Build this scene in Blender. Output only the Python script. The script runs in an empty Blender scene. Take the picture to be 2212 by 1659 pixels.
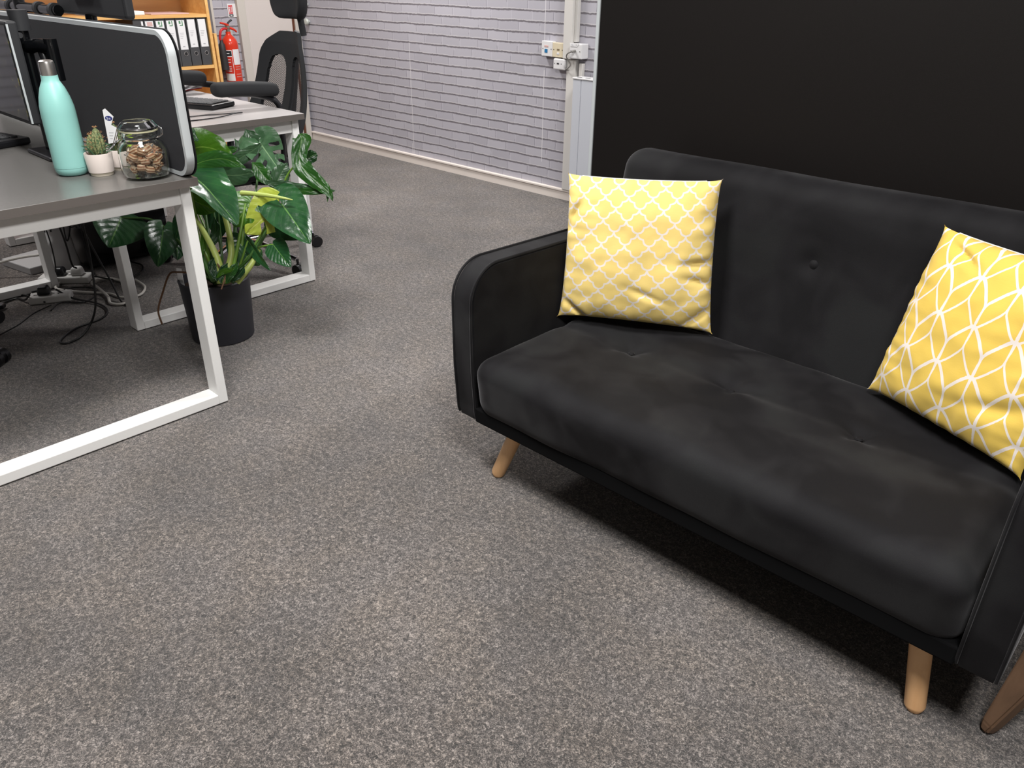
import bpy, bmesh, math, random
from mathutils import Vector, Matrix, noise as mnoise
PI = math.pi
C = bpy.context.scene.collection
scene = bpy.context.scene

# ------------------------------------------------------------------ camera
F_PX = 1678.9
cam_d = bpy.data.cameras.new('camera'); cam = bpy.data.objects.new('camera', cam_d); C.objects.link(cam)
cam_d.sensor_fit = 'HORIZONTAL'; cam_d.sensor_width = 36; cam_d.lens = F_PX / 2212 * 36
cam_d.clip_start = .02; cam_d.clip_end = 60
RIGHT = Vector((0.7259393123472587, 0.68765763438424, 0.011793755206037737))
UP = Vector((-0.32866991717304955, 0.33180156707150144, 0.8842419384050706))
FWD = Vector((-0.6041425331279447, 0.6457822372611117, -0.466880179172112))
m = Matrix((RIGHT, UP, -FWD)).transposed().to_4x4(); m.translation = Vector((0, 0, 1.25))
cam.matrix_world = m
scene.camera = cam

# ------------------------------------------------------------------ light
scene.view_settings.view_transform = 'Standard'; scene.view_settings.look = 'None'
scene.view_settings.gamma = 1; scene.view_settings.use_curve_mapping = False
scene.view_settings.exposure = 0.08
w = bpy.data.worlds.new('world'); scene.world = w; w.use_nodes = True
w.node_tree.nodes['Background'].inputs[0].default_value = (.75, .8, .9, 1)
w.node_tree.nodes['Background'].inputs[1].default_value = .02
ROOM = (-5.87, 2.4, -3.2, 3.77, 2.6)     # x0 x1 y0 y1 height
LAMPS = [(-4.3, 2.9, 58), (-4.3, .55, 42), (-1.55, 2.9, 56), (-1.45, .50, 68), (.25, .20, 72)]
for i, (x, y, en) in enumerate(LAMPS):
    L = bpy.data.lights.new('ceiling_lamp', 'AREA'); L.shape = 'RECTANGLE'; L.size = .55; L.size_y = .55
    L.energy = en; L.color = (1, .985, .965)
    o = bpy.data.objects.new('ceiling_lamp', L); o.location = (x, y, ROOM[4] - .03); C.objects.link(o)

# ------------------------------------------------------------------ materials
def lin(c):
    return tuple((v/255/12.92 if v/255 <= .04045 else ((v/255+.055)/1.055)**2.4) for v in c)
def col(c):
    return (*lin(c), 1)
MATS = {}
class N:
    def __init__(s, name):
        s.m = bpy.data.materials.new(name); s.m.use_nodes = True; s.t = s.m.node_tree
        s.b = s.t.nodes['Principled BSDF']; s.out = s.t.nodes['Material Output']
    def n(s, typ, **k):
        o = s.t.nodes.new(typ)
        for a, v in k.items(): setattr(o, a, v)
        return o
    def l(s, a, b): s.t.links.new(a, b)
    def val(s, x, sock):
        if isinstance(x, (int, float)): sock.default_value = x
        else: s.l(x, sock)
    def math(s, op, a, b=None, c=None, clamp=False):
        o = s.n('ShaderNodeMath', operation=op, use_clamp=clamp)
        s.val(a, o.inputs[0])
        if b is not None: s.val(b, o.inputs[1])
        if c is not None: s.val(c, o.inputs[2])
        return o.outputs[0]
    def mix(s, f, a, b, mode='MIX'):
        o = s.n('ShaderNodeMix', data_type='RGBA', blend_type=mode)
        s.val(f, o.inputs[0])
        for x, k in ((a, 6), (b, 7)):
            if isinstance(x, tuple): o.inputs[k].default_value = x
            else: s.l(x, o.inputs[k])
        return o.outputs[2]
    def noise(s, scale, detail=3, rough=.5, vec=None, dist=0):
        o = s.n('ShaderNodeTexNoise'); o.inputs['Scale'].default_value = scale; o.inputs['Detail'].default_value = detail
        o.inputs['Roughness'].default_value = rough; o.inputs['Distortion'].default_value = dist
        s.l(vec if vec is not None else s.obj(), o.inputs['Vector'])
        return o.outputs[0]
    def obj(s):
        if not hasattr(s, '_o'): s._o = s.n('ShaderNodeTexCoord')
        return s._o.outputs['Object']
    def uv(s):
        if not hasattr(s, '_o'): s._o = s.n('ShaderNodeTexCoord')
        return s._o.outputs['UV']
    def geo(s):
        o = s.n('ShaderNodeNewGeometry'); return o.outputs['Position']
    def sep(s, v):
        o = s.n('ShaderNodeSeparateXYZ'); s.l(v, o.inputs[0]); return o.outputs
    def comb(s, x, y, z):
        o = s.n('ShaderNodeCombineXYZ')
        for i, v in enumerate((x, y, z)): s.val(v, o.inputs[i])
        return o.outputs[0]
    def ramp(s, f, stops):
        o = s.n('ShaderNodeValToRGB'); s.val(f, o.inputs[0])
        e = o.color_ramp.elements
        while len(e) < len(stops): e.new(.5)
        for i, (p, c) in enumerate(stops): e[i].position = p; e[i].color = c
        return o.outputs[0]
    def bump(s, h, strength, dist=.001):
        o = s.n('ShaderNodeBump'); o.inputs['Strength'].default_value = strength; o.inputs['Distance'].default_value = dist
        s.l(h, o.inputs['Height']); s.l(o.outputs[0], s.b.inputs['Normal'])
    def set(s, **k):
        for a, v in k.items():
            i = s.b.inputs[a.replace('_', ' ')]
            if isinstance(v, (int, float, tuple)): i.default_value = v
            else: s.l(v, i)
def simple(name, c, rough=.5, metal=0, spec=.5, bump=0, bscale=300, var=0, **k):
    s = N(name); base = col(c)
    if var:
        v = s.noise(bscale*.15, 4)
        base2 = s.mix(v, tuple(x*(1-var) for x in base[:3])+(1,), tuple(min(1, x*(1+var)) for x in base[:3])+(1,))
        s.l(base2, s.b.inputs['Base Color'])
    else: s.set(Base_Color=base)
    s.set(Roughness=rough, Metallic=metal); s.b.inputs['Specular IOR Level'].default_value = spec
    if bump: s.bump(s.noise(bscale, 2), bump)
    for a, v in k.items(): s.b.inputs[a.replace('_', ' ')].default_value = v
    MATS[name] = s.m; return s.m

simple('white_metal', (232, 231, 229), .38, bump=.15, bscale=900, var=.02)
simple('skirting_paint', (222, 213, 206), .5, var=.04, bscale=60)
simple('door_paint', (206, 197, 192), .55, var=.02, bscale=40)
simple('frame_paint', (198, 192, 184), .5)
simple('door_edge', (92, 50, 30), .6, var=.2)
simple('white_wall', (165, 163, 160), .7)
simple('ceiling_tile', (205, 205, 202), .9)
simple('socket_white', (214, 213, 214), .35)
simple('socket_cream', (208, 196, 170), .4)
simple('trunk_plastic', (203, 200, 196), .45)
simple('radiator_white', (190, 193, 201), .35)
simple('dark_slot', (22, 22, 24), .6)
simple('slot_brown', (120, 105, 80), .6)
simple('socket_blue', (30, 110, 160), .4)
simple('cable_grey', (125, 122, 118), .5)
simple('cable_black', (14, 14, 15), .45)
simple('cable_white', (190, 186, 180), .45)
simple('plastic_black', (20, 20, 23), .35)
simple('plastic_matt', (30, 31, 34), .6, bump=.3, bscale=900)
simple('plastic_gloss', (10, 11, 13), .12)
simple('plastic_white', (205, 203, 200), .4)
simple('plug_blue', (28, 36, 130), .5)
simple('chrome', (205, 205, 208), .12, metal=1)
simple('steel', (225, 221, 217), .3, metal=1)
simple('brass_steel', (190, 185, 172), .3, metal=1)
simple('silver_trim', (192, 197, 199), .4, metal=.2)
simple('pot_plastic', (42, 42, 48), .55, bump=.2, bscale=700)
simple('soil', (48, 32, 22), .95, bump=.8, bscale=160, var=.4)
simple('ceramic_white', (205, 194, 187), .55)
simple('ceramic_base', (196, 187, 166), .6)
simple('paper', (222, 221, 222), .8)
simple('paper_grey', (170, 168, 168), .8)
simple('green_print', (86, 132, 96), .7)
simple('red_print', (200, 50, 58), .6)
simple('blue_print', (40, 48, 110), .6)
simple('black_print', (25, 27, 30), .6)
simple('grey_print', (165, 165, 168), .7)
simple('file_board', (62, 62, 64), .6, bump=.3, bscale=500)
simple('extinguisher_red', (206, 54, 32), .22)
simple('hose_red', (190, 34, 40), .35)
simple('horn_black', (40, 38, 40), .6)
simple('pale_green', (170, 205, 60), .6)
simple('pink', (200, 165, 160), .6)
simple('gasket', (205, 200, 165), .5)
simple('knob_grey', (186, 190, 184), .4)
simple('stem', (104, 140, 52), .4, var=.25, bscale=100)
simple('stem_dark', (58, 92, 40), .4, var=.25, bscale=100)
simple('stem_pale', (158, 172, 88), .45, var=.15, bscale=120)
simple('root_brown', (90, 62, 40), .8)
simple('stool_edge', (70, 48, 34), .6)
simple('label_red', (196, 52, 40), .35)
simple('strap_yellow', (196, 190, 120), .6)
simple('key_grey', (74, 74, 76), .6)
simple('board_grey', (112, 108, 110), .7)

def mk_wood(name, a, b, scale=1., rough=.45, axis='z'):
    s = N(name); x, y, z = s.sep(s.obj())[:3]
    if axis == 'z': v = s.comb(s.math('MULTIPLY', x, 60*scale), s.math('MULTIPLY', y, 60*scale), s.math('MULTIPLY', z, 5*scale))
    else: v = s.comb(s.math('MULTIPLY', x, 60*scale), s.math('MULTIPLY', y, 5*scale), s.math('MULTIPLY', z, 60*scale))
    n = s.noise(1, 5, .6, v, .4)
    s.set(Base_Color=s.ramp(n, [(.3, col(b)), (.7, col(a))]), Roughness=rough)
    MATS[name] = s.m
mk_wood('beech_leg', (238, 192, 142), (222, 172, 122), .6, .42)
mk_wood('beech_board', (232, 186, 118), (214, 162, 96), .5, .45, 'y')
mk_wood('brown_wood', (112, 86, 66), (84, 64, 48), .5, .55)
mk_wood('beech_inner', (206, 160, 104), (182, 132, 82), .4, .5, 'y')

def mk_carpet():
    s = N('carpet'); p = s.geo()
    warp = s.noise(40, 2, .5, p)
    fine = s.noise(185, 3, .7, p, 1.2)
    fib = s.noise(560, 2, .6, p, 1.5)
    mid = s.noise(62, 4, .6, p); big = s.noise(2.2, 3, .6, p)
    f = s.math('ADD', s.math('MULTIPLY', fine, .62), s.math('MULTIPLY', fib, .38))
    f = s.math('ADD', f, s.math('MULTIPLY', s.math('SUBTRACT', mid, .5), .22))
    f = s.math('ADD', f, s.math('MULTIPLY', s.math('SUBTRACT', big, .5), .12))
    c = s.ramp(f, [(.37, col((16, 14, 14))), (.45, col((53, 48, 45))), (.52, col((86, 79, 75))), (.64, col((166, 156, 148)))])
    tint = s.ramp(s.noise(7, 3, .6, p), [(.38, (1.03, .995, .95, 1)), (.62, (.97, .985, 1.03, 1))])
    c = s.mix(.7, c, tint, 'MULTIPLY')
    s.l(c, s.b.inputs['Base Color']); s.set(Roughness=.95); s.b.inputs['Specular IOR Level'].default_value = .15
    s.b.inputs['Sheen Weight'].default_value = .25; s.b.inputs['Sheen Roughness'].default_value = .6
    s.bump(f, .9, .004); MATS['carpet'] = s.m
mk_carpet()

def mk_brick(name, horiz, seams):
    """grey painted-brick print on wallpaper, world coordinates: horiz 'x' or 'y' runs along the wall"""
    s = N(name); p = s.geo(); X, Y, Z = s.sep(p)[:3]
    U = X if horiz == 'x' else Y
    H, Lb = .0597, .172
    uz = s.comb(U, 0, Z)
    w1 = s.math('MULTIPLY', s.math('SUBTRACT', s.noise(5, 3, .6, uz), .5), .016)
    w2 = s.math('MULTIPLY', s.math('SUBTRACT', s.noise(42, 3, .7, uz), .5), .010)
    v = s.math('DIVIDE', s.math('ADD', s.math('ADD', Z, .022), s.math('ADD', w1, w2)), H)
    row = s.math('FLOOR', v); fv = s.math('SUBTRACT', v, row)
    wn = s.n('ShaderNodeTexWhiteNoise', noise_dimensions='1D'); s.l(row, wn.inputs['W'])
    off = s.math('MULTIPLY', wn.outputs[0], 1.0)
    u0 = s.math('ADD', s.math('DIVIDE', U, Lb), off)
    u0 = s.math('ADD', u0, s.math('MULTIPLY', s.math('SUBTRACT', s.noise(24, 2, .5, uz), .5), .06))
    cell = s.math('FLOOR', u0)
    wn2 = s.n('ShaderNodeTexWhiteNoise', noise_dimensions='2D'); s.l(s.comb(cell, row, 0), wn2.inputs['Vector'])
    fu = s.math('SUBTRACT', u0, cell)
    # horizontal joint : dark line at the bottom of a course, pale ledge beneath it
    thick = s.math('ADD', .03, s.math('MULTIPLY', s.noise(34, 4, .75, uz), .13))
    dark = s.math('LESS_THAN', s.math('ABSOLUTE', s.math('SUBTRACT', fv, .10)), s.math('MULTIPLY', thick, .85))
    ledge = s.math('LESS_THAN', s.math('ABSOLUTE', s.math('SUBTRACT', fv, .225)), s.math('MULTIPLY', thick, .55))
    shade = s.math('LESS_THAN', fv, .05)
    vj = s.math('LESS_THAN', fu, .022); vjl = s.math('LESS_THAN', s.math('ABSOLUTE', s.math('SUBTRACT', fu, .05)), .02)
    patch = s.math('GREATER_THAN', s.noise(14, 2, .5, s.comb(U, 3., Z)), .46)
    blot = s.math('GREATER_THAN', s.noise(26, 4, .65, s.comb(U, 7., Z)), .69)
    base = s.mix(wn2.outputs[0], col((162, 160, 168)), col((176, 174, 182)))
    base = s.mix(s.math('MULTIPLY', s.noise(9, 4, .6, uz), .5), base, col((166, 162, 172)))
    c = s.mix(s.math('MULTIPLY', vj, s.math('MULTIPLY', patch, .62)), base, col((104, 101, 112)))
    c = s.mix(s.math('MULTIPLY', vjl, .35), c, col((192, 190, 198)))
    c = s.mix(s.math('MULTIPLY', blot, .35), c, col((184, 180, 190)))
    c = s.mix(s.math('MULTIPLY', ledge, .6), c, col((192, 188, 190)))
    c = s.mix(s.math('MULTIPLY', dark, .85), c, col((92, 87, 92)))
    c = s.mix(s.math('MULTIPLY', shade, .25), c, col((140, 137, 148)))
    for sx, z0, z1 in seams:
        q = s.math('LESS_THAN', s.math('ABSOLUTE', s.math('SUBTRACT', U, sx)), .0022)
        q = s.math('MULTIPLY', q, s.math('MULTIPLY', s.math('GREATER_THAN', Z, z0), s.math('LESS_THAN', Z, z1)))
        c = s.mix(s.math('MULTIPLY', q, .8), c, col((214, 212, 214)))
    s.l(c, s.b.inputs['Base Color']); s.set(Roughness=.6)
    hgt = s.math('ADD', s.math('MULTIPLY', ledge, .6), s.math('MULTIPLY', dark, -1.))
    s.bump(hgt, .25, .002); MATS[name] = s.m
mk_brick('brick_wallpaper', 'x', [(-4.545, .07, .82), (-3.297, .2, .74), (-3.30, .9, 2.6), (-4.56, .07, .14)])
mk_brick('brick_wallpaper_side', 'y', [])

def mk_velvet():
    s = N('black_velvet'); o = s.obj()
    big = s.noise(3.2, 2, .5, o, .8); streak = s.noise(9, 2, .5, o, .8)
    f = s.math('ADD', s.math('MULTIPLY', big, .7), s.math('MULTIPLY', streak, .3))
    # brushed pile: patches lie one way or the other
    s.l(s.ramp(f, [(.42, col((17, 16, 18))), (.50, col((23, 22, 24))), (.58, col((27, 27, 28)))]), s.b.inputs['Base Color'])
    s.set(Roughness=.75); s.b.inputs['Specular IOR Level'].default_value = .18
    s.l(s.math('MULTIPLY', s.ramp(f, [(.40, (.25, .25, .25, 1)), (.6, (1, 1, 1, 1))]), .30), s.b.inputs['Sheen Weight'])
    s.b.inputs['Sheen Roughness'].default_value = .35; s.b.inputs['Sheen Tint'].default_value = (.8, .79, .82, 1)
    s.bump(s.noise(900, 2), .25, .001); MATS['black_velvet'] = s.m
mk_velvet()

def mk_panel():
    s = N('black_panel'); s.set(Base_Color=col((19, 16, 15)), Roughness=.5)
    s.b.inputs['Specular IOR Level'].default_value = .2; s.bump(s.noise(700, 2), .15, .001); MATS['black_panel'] = s.m
mk_panel()

def mk_fabric_screen():
    s = N('screen_fabric'); s.set(Base_Color=s.mix(s.noise(500, 2), col((22, 22, 27)), col((33, 33, 38))), Roughness=.9)
    s.bump(s.noise(800, 2), .4, .001); MATS['screen_fabric'] = s.m
mk_fabric_screen()
def mk_chair_fabric():
    s = N('chair_fabric'); s.set(Base_Color=s.mix(s.noise(400, 2), col((18, 19, 22)), col((29, 30, 33))), Roughness=.85)
    s.bump(s.noise(700, 2), .4, .001); MATS['chair_fabric'] = s.m
mk_chair_fabric()
def mk_desktop():
    s = N('grey_desktop'); s.set(Base_Color=s.mix(s.noise(300, 3), col((88, 86, 84)), col((99, 97, 94))), Roughness=.26)
    s.bump(s.noise(600, 2), .08, .001); MATS['grey_desktop'] = s.m
    s = N('reflection_pale_desktop'); s.set(Base_Color=s.mix(s.noise(300, 3), col((172, 167, 166)), col((182, 177, 176))), Roughness=.34)  # pale base colour stands in for the reflection on the far desk top
    MATS['reflection_pale_desktop'] = s.m
mk_desktop()
simple('desk_edge', (88, 82, 78), .6)

def mk_mesh():
    s = N('chair_mesh'); u = s.uv(); x, y, _ = s.sep(u)[:3]
    a = s.math('FRACT', s.math('MULTIPLY', s.math('ADD', x, s.math('MULTIPLY', y, .55)), 130))
    b = s.math('FRACT', s.math('MULTIPLY', s.math('SUBTRACT', y, s.math('MULTIPLY', x, .55)), 130))
    hole = s.math('MULTIPLY', s.math('GREATER_THAN', a, .42), s.math('GREATER_THAN', b, .36))
    s.set(Base_Color=col((30, 30, 33)), Roughness=.7)
    s.l(s.math('SUBTRACT', 1, hole), s.b.inputs['Alpha']); MATS['chair_mesh'] = s.m
mk_mesh()

def mk_bottle():
    s = N('mint_coating'); s.set(Base_Color=col((140, 194, 187)), Roughness=.38)
    s.bump(s.noise(1500, 2), .06, .001); MATS['mint_coating'] = s.m
mk_bottle()
def mk_glass(name, tint=(1, 1, 1, 1), rough=0.0, ior=1.45):
    s = N(name); s.set(Base_Color=tint, Roughness=rough, IOR=ior); s.b.inputs['Transmission Weight'].default_value = 1
    MATS[name] = s.m
mk_glass('jar_glass', (.97, .985, .97, 1))
mk_glass('wrapper_clear', (1, 1, 1, 1), .08, 1.35)

def mk_sweet():
    s = N('sweet_striped'); x, y, z = s.sep(s.obj())[:3]
    a = s.math('FRACT', s.math('DIVIDE', s.math('ADD', y, .1), .0070))
    st = s.math('GREATER_THAN', a, .5)
    s.set(Base_Color=s.mix(st, col((150, 98, 66)), col((218, 190, 158))), Roughness=.25)
    s.b.inputs['Coat Weight'].default_value = .6; MATS['sweet_striped'] = s.m
mk_sweet()

def yellow_cloth(name, base, base2, fn):
    s = N(name); x, y, _ = s.sep(s.uv())[:3]
    wv = s.n('ShaderNodeTexNoise'); wv.inputs['Scale'].default_value = 60; wv.inputs['Detail'].default_value = 3
    wob = s.math('MULTIPLY', s.math('SUBTRACT', s.noise(160, 2, .5, s.comb(x, y, 0)), .5), .0012)
    x2 = s.math('ADD', x, wob); y2 = s.math('SUBTRACT', y, wob)
    mask = fn(s, x2, y2)
    slub = s.noise(1, 3, .6, s.comb(s.math('MULTIPLY', x, 60), s.math('MULTIPLY', y, 700), 0))
    y_ = s.mix(slub, col(base), col(base2))
    s.l(s.mix(mask, y_, col((224, 214, 206))), s.b.inputs['Base Color'])
    s.set(Roughness=.85); s.b.inputs['Sheen Weight'].default_value = .1
    weave = s.math('ADD', s.noise(1, 2, .5, s.comb(s.math('MULTIPLY', x, 300), s.math('MULTIPLY', y, 2500), 0)),
                   s.noise(1, 2, .5, s.comb(s.math('MULTIPLY', x, 2500), s.math('MULTIPLY', y, 300), 0)))
    s.bump(weave, .25, .001); MATS[name] = s.m
def near0(s, v):   # distance to nearest integer
    return s.math('ABSOLUTE', s.math('SUBTRACT', s.math('FRACT', s.math('ADD', v, 100.5)), .5))
def trellis(s, x, y):
    P = .0615; A = .105
    X = s.math('DIVIDE', x, P); Y = s.math('DIVIDE', y, P)
    S = s.math('ADD', X, Y); T = s.math('SUBTRACT', X, Y)
    ds = near0(s, s.math('ADD', S, s.math('MULTIPLY', s.math('ABSOLUTE', s.math('SINE', s.math('MULTIPLY', T, 2*PI))), A)))
    dt = near0(s, s.math('SUBTRACT', T, s.math('MULTIPLY', s.math('ABSOLUTE', s.math('SINE', s.math('MULTIPLY', S, 2*PI))), A)))
    return s.math('LESS_THAN', s.math('MINIMUM', ds, dt), .058)
def petals(s, x, y):
    # lattice a=(-.041,.0915) b=(.041,.0915):  x = -.041 p + .041 q ; y = .0915(p+q)
    sx = s.math('DIVIDE', x, .041); sy = s.math('DIVIDE', y, .0915)
    p = s.math('MULTIPLY', s.math('SUBTRACT', sy, sx), .5); q = s.math('MULTIPLY', s.math('ADD', sy, sx), .5)
    def fam(u, v):
        fr = s.math('SUBTRACT', s.math('FRACT', s.math('ADD', u, 100.5)), .5)
        sv = s.math('FRACT', s.math('ADD', v, 100))
        g = lambda q: s.math('SMOOTH_MIN', q, s.math('MULTIPLY', s.math('POWER', s.math('SUBTRACT', 1.0001, q), .6), .30), .17)
        tk = lambda q, w_: s.math('ADD', s.math('MULTIPLY', s.math('MAXIMUM', s.math('SUBTRACT', .28, q), 0), .16), w_)
        rv = s.math('SUBTRACT', 1, sv)
        d1 = s.math('LESS_THAN', s.math('ABSOLUTE', s.math('SUBTRACT', fr, g(sv))), tk(sv, .036))
        d2 = s.math('LESS_THAN', s.math('ABSOLUTE', s.math('ADD', fr, g(rv))), tk(rv, .025))
        return s.math('MAXIMUM', d1, d2)
    return s.math('MAXIMUM', fam(p, q), fam(q, p))
yellow_cloth('yellow_trellis_cloth', (226, 197, 112), (234, 207, 128), trellis)
yellow_cloth('yellow_petal_cloth', (214, 180, 74), (222, 189, 88), petals)

def mk_leaf(name, dark, light, vein, veinw=.22, trans=.18):
    s = N(name); x, y, _ = s.sep(s.uv())[:3]      # x across -1..1, y along 0..1
    ax = s.math('ABSOLUTE', x)
    mid = s.math('LESS_THAN', ax, .03)
    q = near0(s, s.math('MULTIPLY', s.math('SUBTRACT', y, s.math('MULTIPLY', ax, .30)), 8))
    lat = s.math('MULTIPLY', s.math('LESS_THAN', q, .045), veinw)
    n = s.noise(14, 4, .6)
    c = s.mix(s.ramp(n, [(.35, (0, 0, 0, 1)), (.65, (1, 1, 1, 1))]), col(dark), col(light))
    c = s.mix(s.math('MAXIMUM', s.math('MULTIPLY', mid, .85), s.math('MULTIPLY', lat, .45)), c, col(vein))
    s.l(c, s.b.inputs['Base Color']); s.set(Roughness=.28)
    s.b.inputs['Coat Weight'].default_value = .15; s.b.inputs['Coat Roughness'].default_value = .2
    s.bump(s.math('ADD', s.math('MULTIPLY', q, 1.2), s.noise(60, 2)), .35, .003)
    tr = s.n('ShaderNodeBsdfTranslucent'); s.l(s.mix(.6, c, col(vein)), tr.inputs[0])
    mx = s.n('ShaderNodeMixShader'); mx.inputs[0].default_value = trans
    s.l(s.b.outputs[0], mx.inputs[1]); s.l(tr.outputs[0], mx.inputs[2]); s.l(mx.outputs[0], s.out.inputs[0])
    MATS[name] = s.m
mk_leaf('leaf_dark', (24, 62, 34), (38, 84, 44), (96, 140, 70))
mk_leaf('leaf_mid', (36, 86, 34), (54, 108, 40), (120, 160, 80))
mk_leaf('leaf_bright', (58, 106, 22), (76, 126, 28), (130, 165, 70), .3, .3)
mk_leaf('leaf_lime', (168, 184, 62), (192, 202, 92), (212, 216, 130), .4, .35)
mk_leaf('leaf_grey', (50, 84, 54), (74, 108, 76), (120, 150, 110))

def mk_cactus():
    s = N('cactus_skin'); n = s.noise(220, 3)
    s.set(Base_Color=s.ramp(n, [(.4, col((62, 88, 54))), (.65, col((140, 140, 96)))]), Roughness=.7)
    s.bump(n, .8, .002); MATS['cactus_skin'] = s.m
    simple('succulent', (52, 84, 54), .5, var=.2)
    simple('spine_tan', (170, 128, 88), .7)
mk_cactus()
def mk_display():
    s = N('display'); o = s.obj()
    n = s.noise(26, 4, .7, o); k = s.noise(60, 3, .6, o)
    c = s.ramp(n, [(.5, col((24, 26, 30))), (.62, col((52, 54, 46))), (.70, col((120, 112, 60)))])
    c = s.mix(s.math('GREATER_THAN', k, .68), c, col((110, 60, 50)))
    s.l(c, s.b.inputs['Base Color']); s.set(Roughness=.08); MATS['display'] = s.m
mk_display()

# ------------------------------------------------------------------ mesh helpers
OFF = {}
def obj(name, bm, mat, parent=None, smooth=True, label=None):
    off = OFF.get(parent.name, Vector()) if parent else Vector()
    if off.length: bmesh.ops.translate(bm, verts=bm.verts, vec=-off)
    me = bpy.data.meshes.new(name); bm.to_mesh(me); bm.free()
    for p in me.polygons: p.use_smooth = smooth
    if smooth:
        try: me.set_sharp_from_angle(angle=math.radians(38))
        except Exception: pass
    me.materials.append(MATS[mat] if isinstance(mat, str) else mat)
    o = bpy.data.objects.new(name, me); C.objects.link(o)
    if parent: o.parent = parent
    OFF[o.name] = off.copy()
    if label: o['label'] = label
    return o
def thing(name, label, cat, loc=(0, 0, 0), group=None):
    o = bpy.data.objects.new(name, None); o.empty_display_size = .05; C.objects.link(o); o.location = loc
    o['label'] = label; o['category'] = cat
    if group: o['group'] = group
    OFF[o.name] = Vector(loc); return o
def tag(o, label, cat, group=None):
    o['label'] = label; o['category'] = cat
    if group: o['group'] = group
    return o
def struct(name, bm, mat, label, cat, smooth=False):
    o = obj(name, bm, mat, None, smooth); o['kind'] = 'structure'; o['label'] = label; o['category'] = cat; return o
def dup(root, loc, rot=None, label=None):
    r = root.copy(); C.objects.link(r); r.location = loc
    if rot is not None: r.rotation_euler = rot
    if label: r['label'] = label
    for ch in list(root.children):
        c = ch.copy(); C.objects.link(c); c.parent = r
        for g in list(ch.children):
            d = g.copy(); C.objects.link(d); d.parent = c
    return r
def B(): return bmesh.new()
def box(bm, x0, x1, y0, y1, z0, z1, bev=0, seg=2, M=None):
    r = bmesh.ops.create_cube(bm, size=1); vs = r['verts']
    bmesh.ops.scale(bm, verts=vs, vec=(x1-x0, y1-y0, z1-z0))
    bmesh.ops.translate(bm, verts=vs, vec=((x0+x1)/2, (y0+y1)/2, (z0+z1)/2))
    if M: bmesh.ops.transform(bm, matrix=M, verts=vs)
    if bev:
        es = list({e for v in vs for e in v.link_edges})
        bmesh.ops.bevel(bm, geom=es, offset=bev, segments=seg, affect='EDGES', profile=.5)
    return bm
def bx(*a, **k): return box(B(), *a, **k)
def frame_of(d):
    d = d.normalized(); a = Vector((0, 0, 1)) if abs(d.z) < .9 else Vector((1, 0, 0))
    x = d.cross(a).normalized(); y = d.cross(x).normalized(); return x, y
def catmull(P, n):
    P = [Vector(p) for p in P]; Q = [P[0]*2-P[1]] + P + [P[-1]*2-P[-2]]; out = []
    for i in range(1, len(Q)-2):
        a, b, c, d = Q[i-1:i+3]
        for k in range(n):
            t = k/n
            out.append(.5*((2*b)+(c-a)*t+(2*a-5*b+4*c-d)*t*t+(3*b-a-3*c+d)*t**3))
    out.append(Q[-2]); return out
def tube(bm, P, r, seg=8, smooth=0, cap=True, flat=1.):
    P = catmull(P, smooth) if smooth else [Vector(p) for p in P]
    n = len(P); rr = (lambda t: r) if isinstance(r, (int, float)) else r
    rings = []; px = None
    for i, p in enumerate(P):
        d = (P[min(i+1, n-1)] - P[max(i-1, 0)])
        if d.length < 1e-9: d = Vector((0, 0, 1))
        d.normalize()
        if px is None: x, y = frame_of(d)
        else:
            x = (px - d*px.dot(d))
            x = x.normalized() if x.length > 1e-6 else frame_of(d)[0]
            y = d.cross(x).normalized()
        px = x; R = rr(i/(n-1) if n > 1 else 0)
        rings.append([bm.verts.new(p + (x*math.cos(a)+y*math.sin(a)*flat)*R) for a in [2*PI*k/seg for k in range(seg)]])
    for a, b in zip(rings, rings[1:]):
        for k in range(seg): bm.faces.new((a[k], a[(k+1) % seg], b[(k+1) % seg], b[k]))
    if cap:
        bm.faces.new(list(reversed(rings[0]))); bm.faces.new(rings[-1])
    return bm
def lathe(bm, prof, c=(0, 0, 0), seg=40, close=False, axis=None):
    """prof list of (r,z)"""
    c = Vector(c); rings = []
    for r, z in prof:
        if r < 1e-6: rings.append([bm.verts.new(c+Vector((0, 0, z)))])
        else: rings.append([bm.verts.new(c+Vector((r*math.cos(2*PI*k/seg), r*math.sin(2*PI*k/seg), z))) for k in range(seg)])
    if close: rings.append(rings[0])
    for a, b in zip(rings, rings[1:]):
        for k in range(seg):
            k2 = (k+1) % seg
            if len(a) == 1 and len(b) == 1: continue
            if len(a) == 1: bm.faces.new((a[0], b[k2], b[k]))
            elif len(b) == 1: bm.faces.new((a[k], a[k2], b[0]))
            else: bm.faces.new((a[k], a[k2], b[k2], b[k]))
    return bm
def xform(bm, M): bmesh.ops.transform(bm, matrix=M, verts=bm.verts); return bm
def rot_to(d, loc):
    d = Vector(d).normalized(); q = Vector((0, 0, 1)).rotation_difference(d)
    return Matrix.Translation(loc) @ q.to_matrix().to_4x4()
def prism(pts, th, M):
    """2D outline in XY extruded by th along Z then transformed"""
    bm = B(); a = [bm.verts.new((x, y, 0)) for x, y in pts]; b = [bm.verts.new((x, y, th)) for x, y in pts]
    bm.faces.new(list(reversed(a))); bm.faces.new(b); n = len(pts)
    for i in range(n): bm.faces.new((a[i], a[(i+1) % n], b[(i+1) % n], b[i]))
    bmesh.ops.recalc_face_normals(bm, faces=bm.faces)
    return xform(bm, M)
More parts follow.
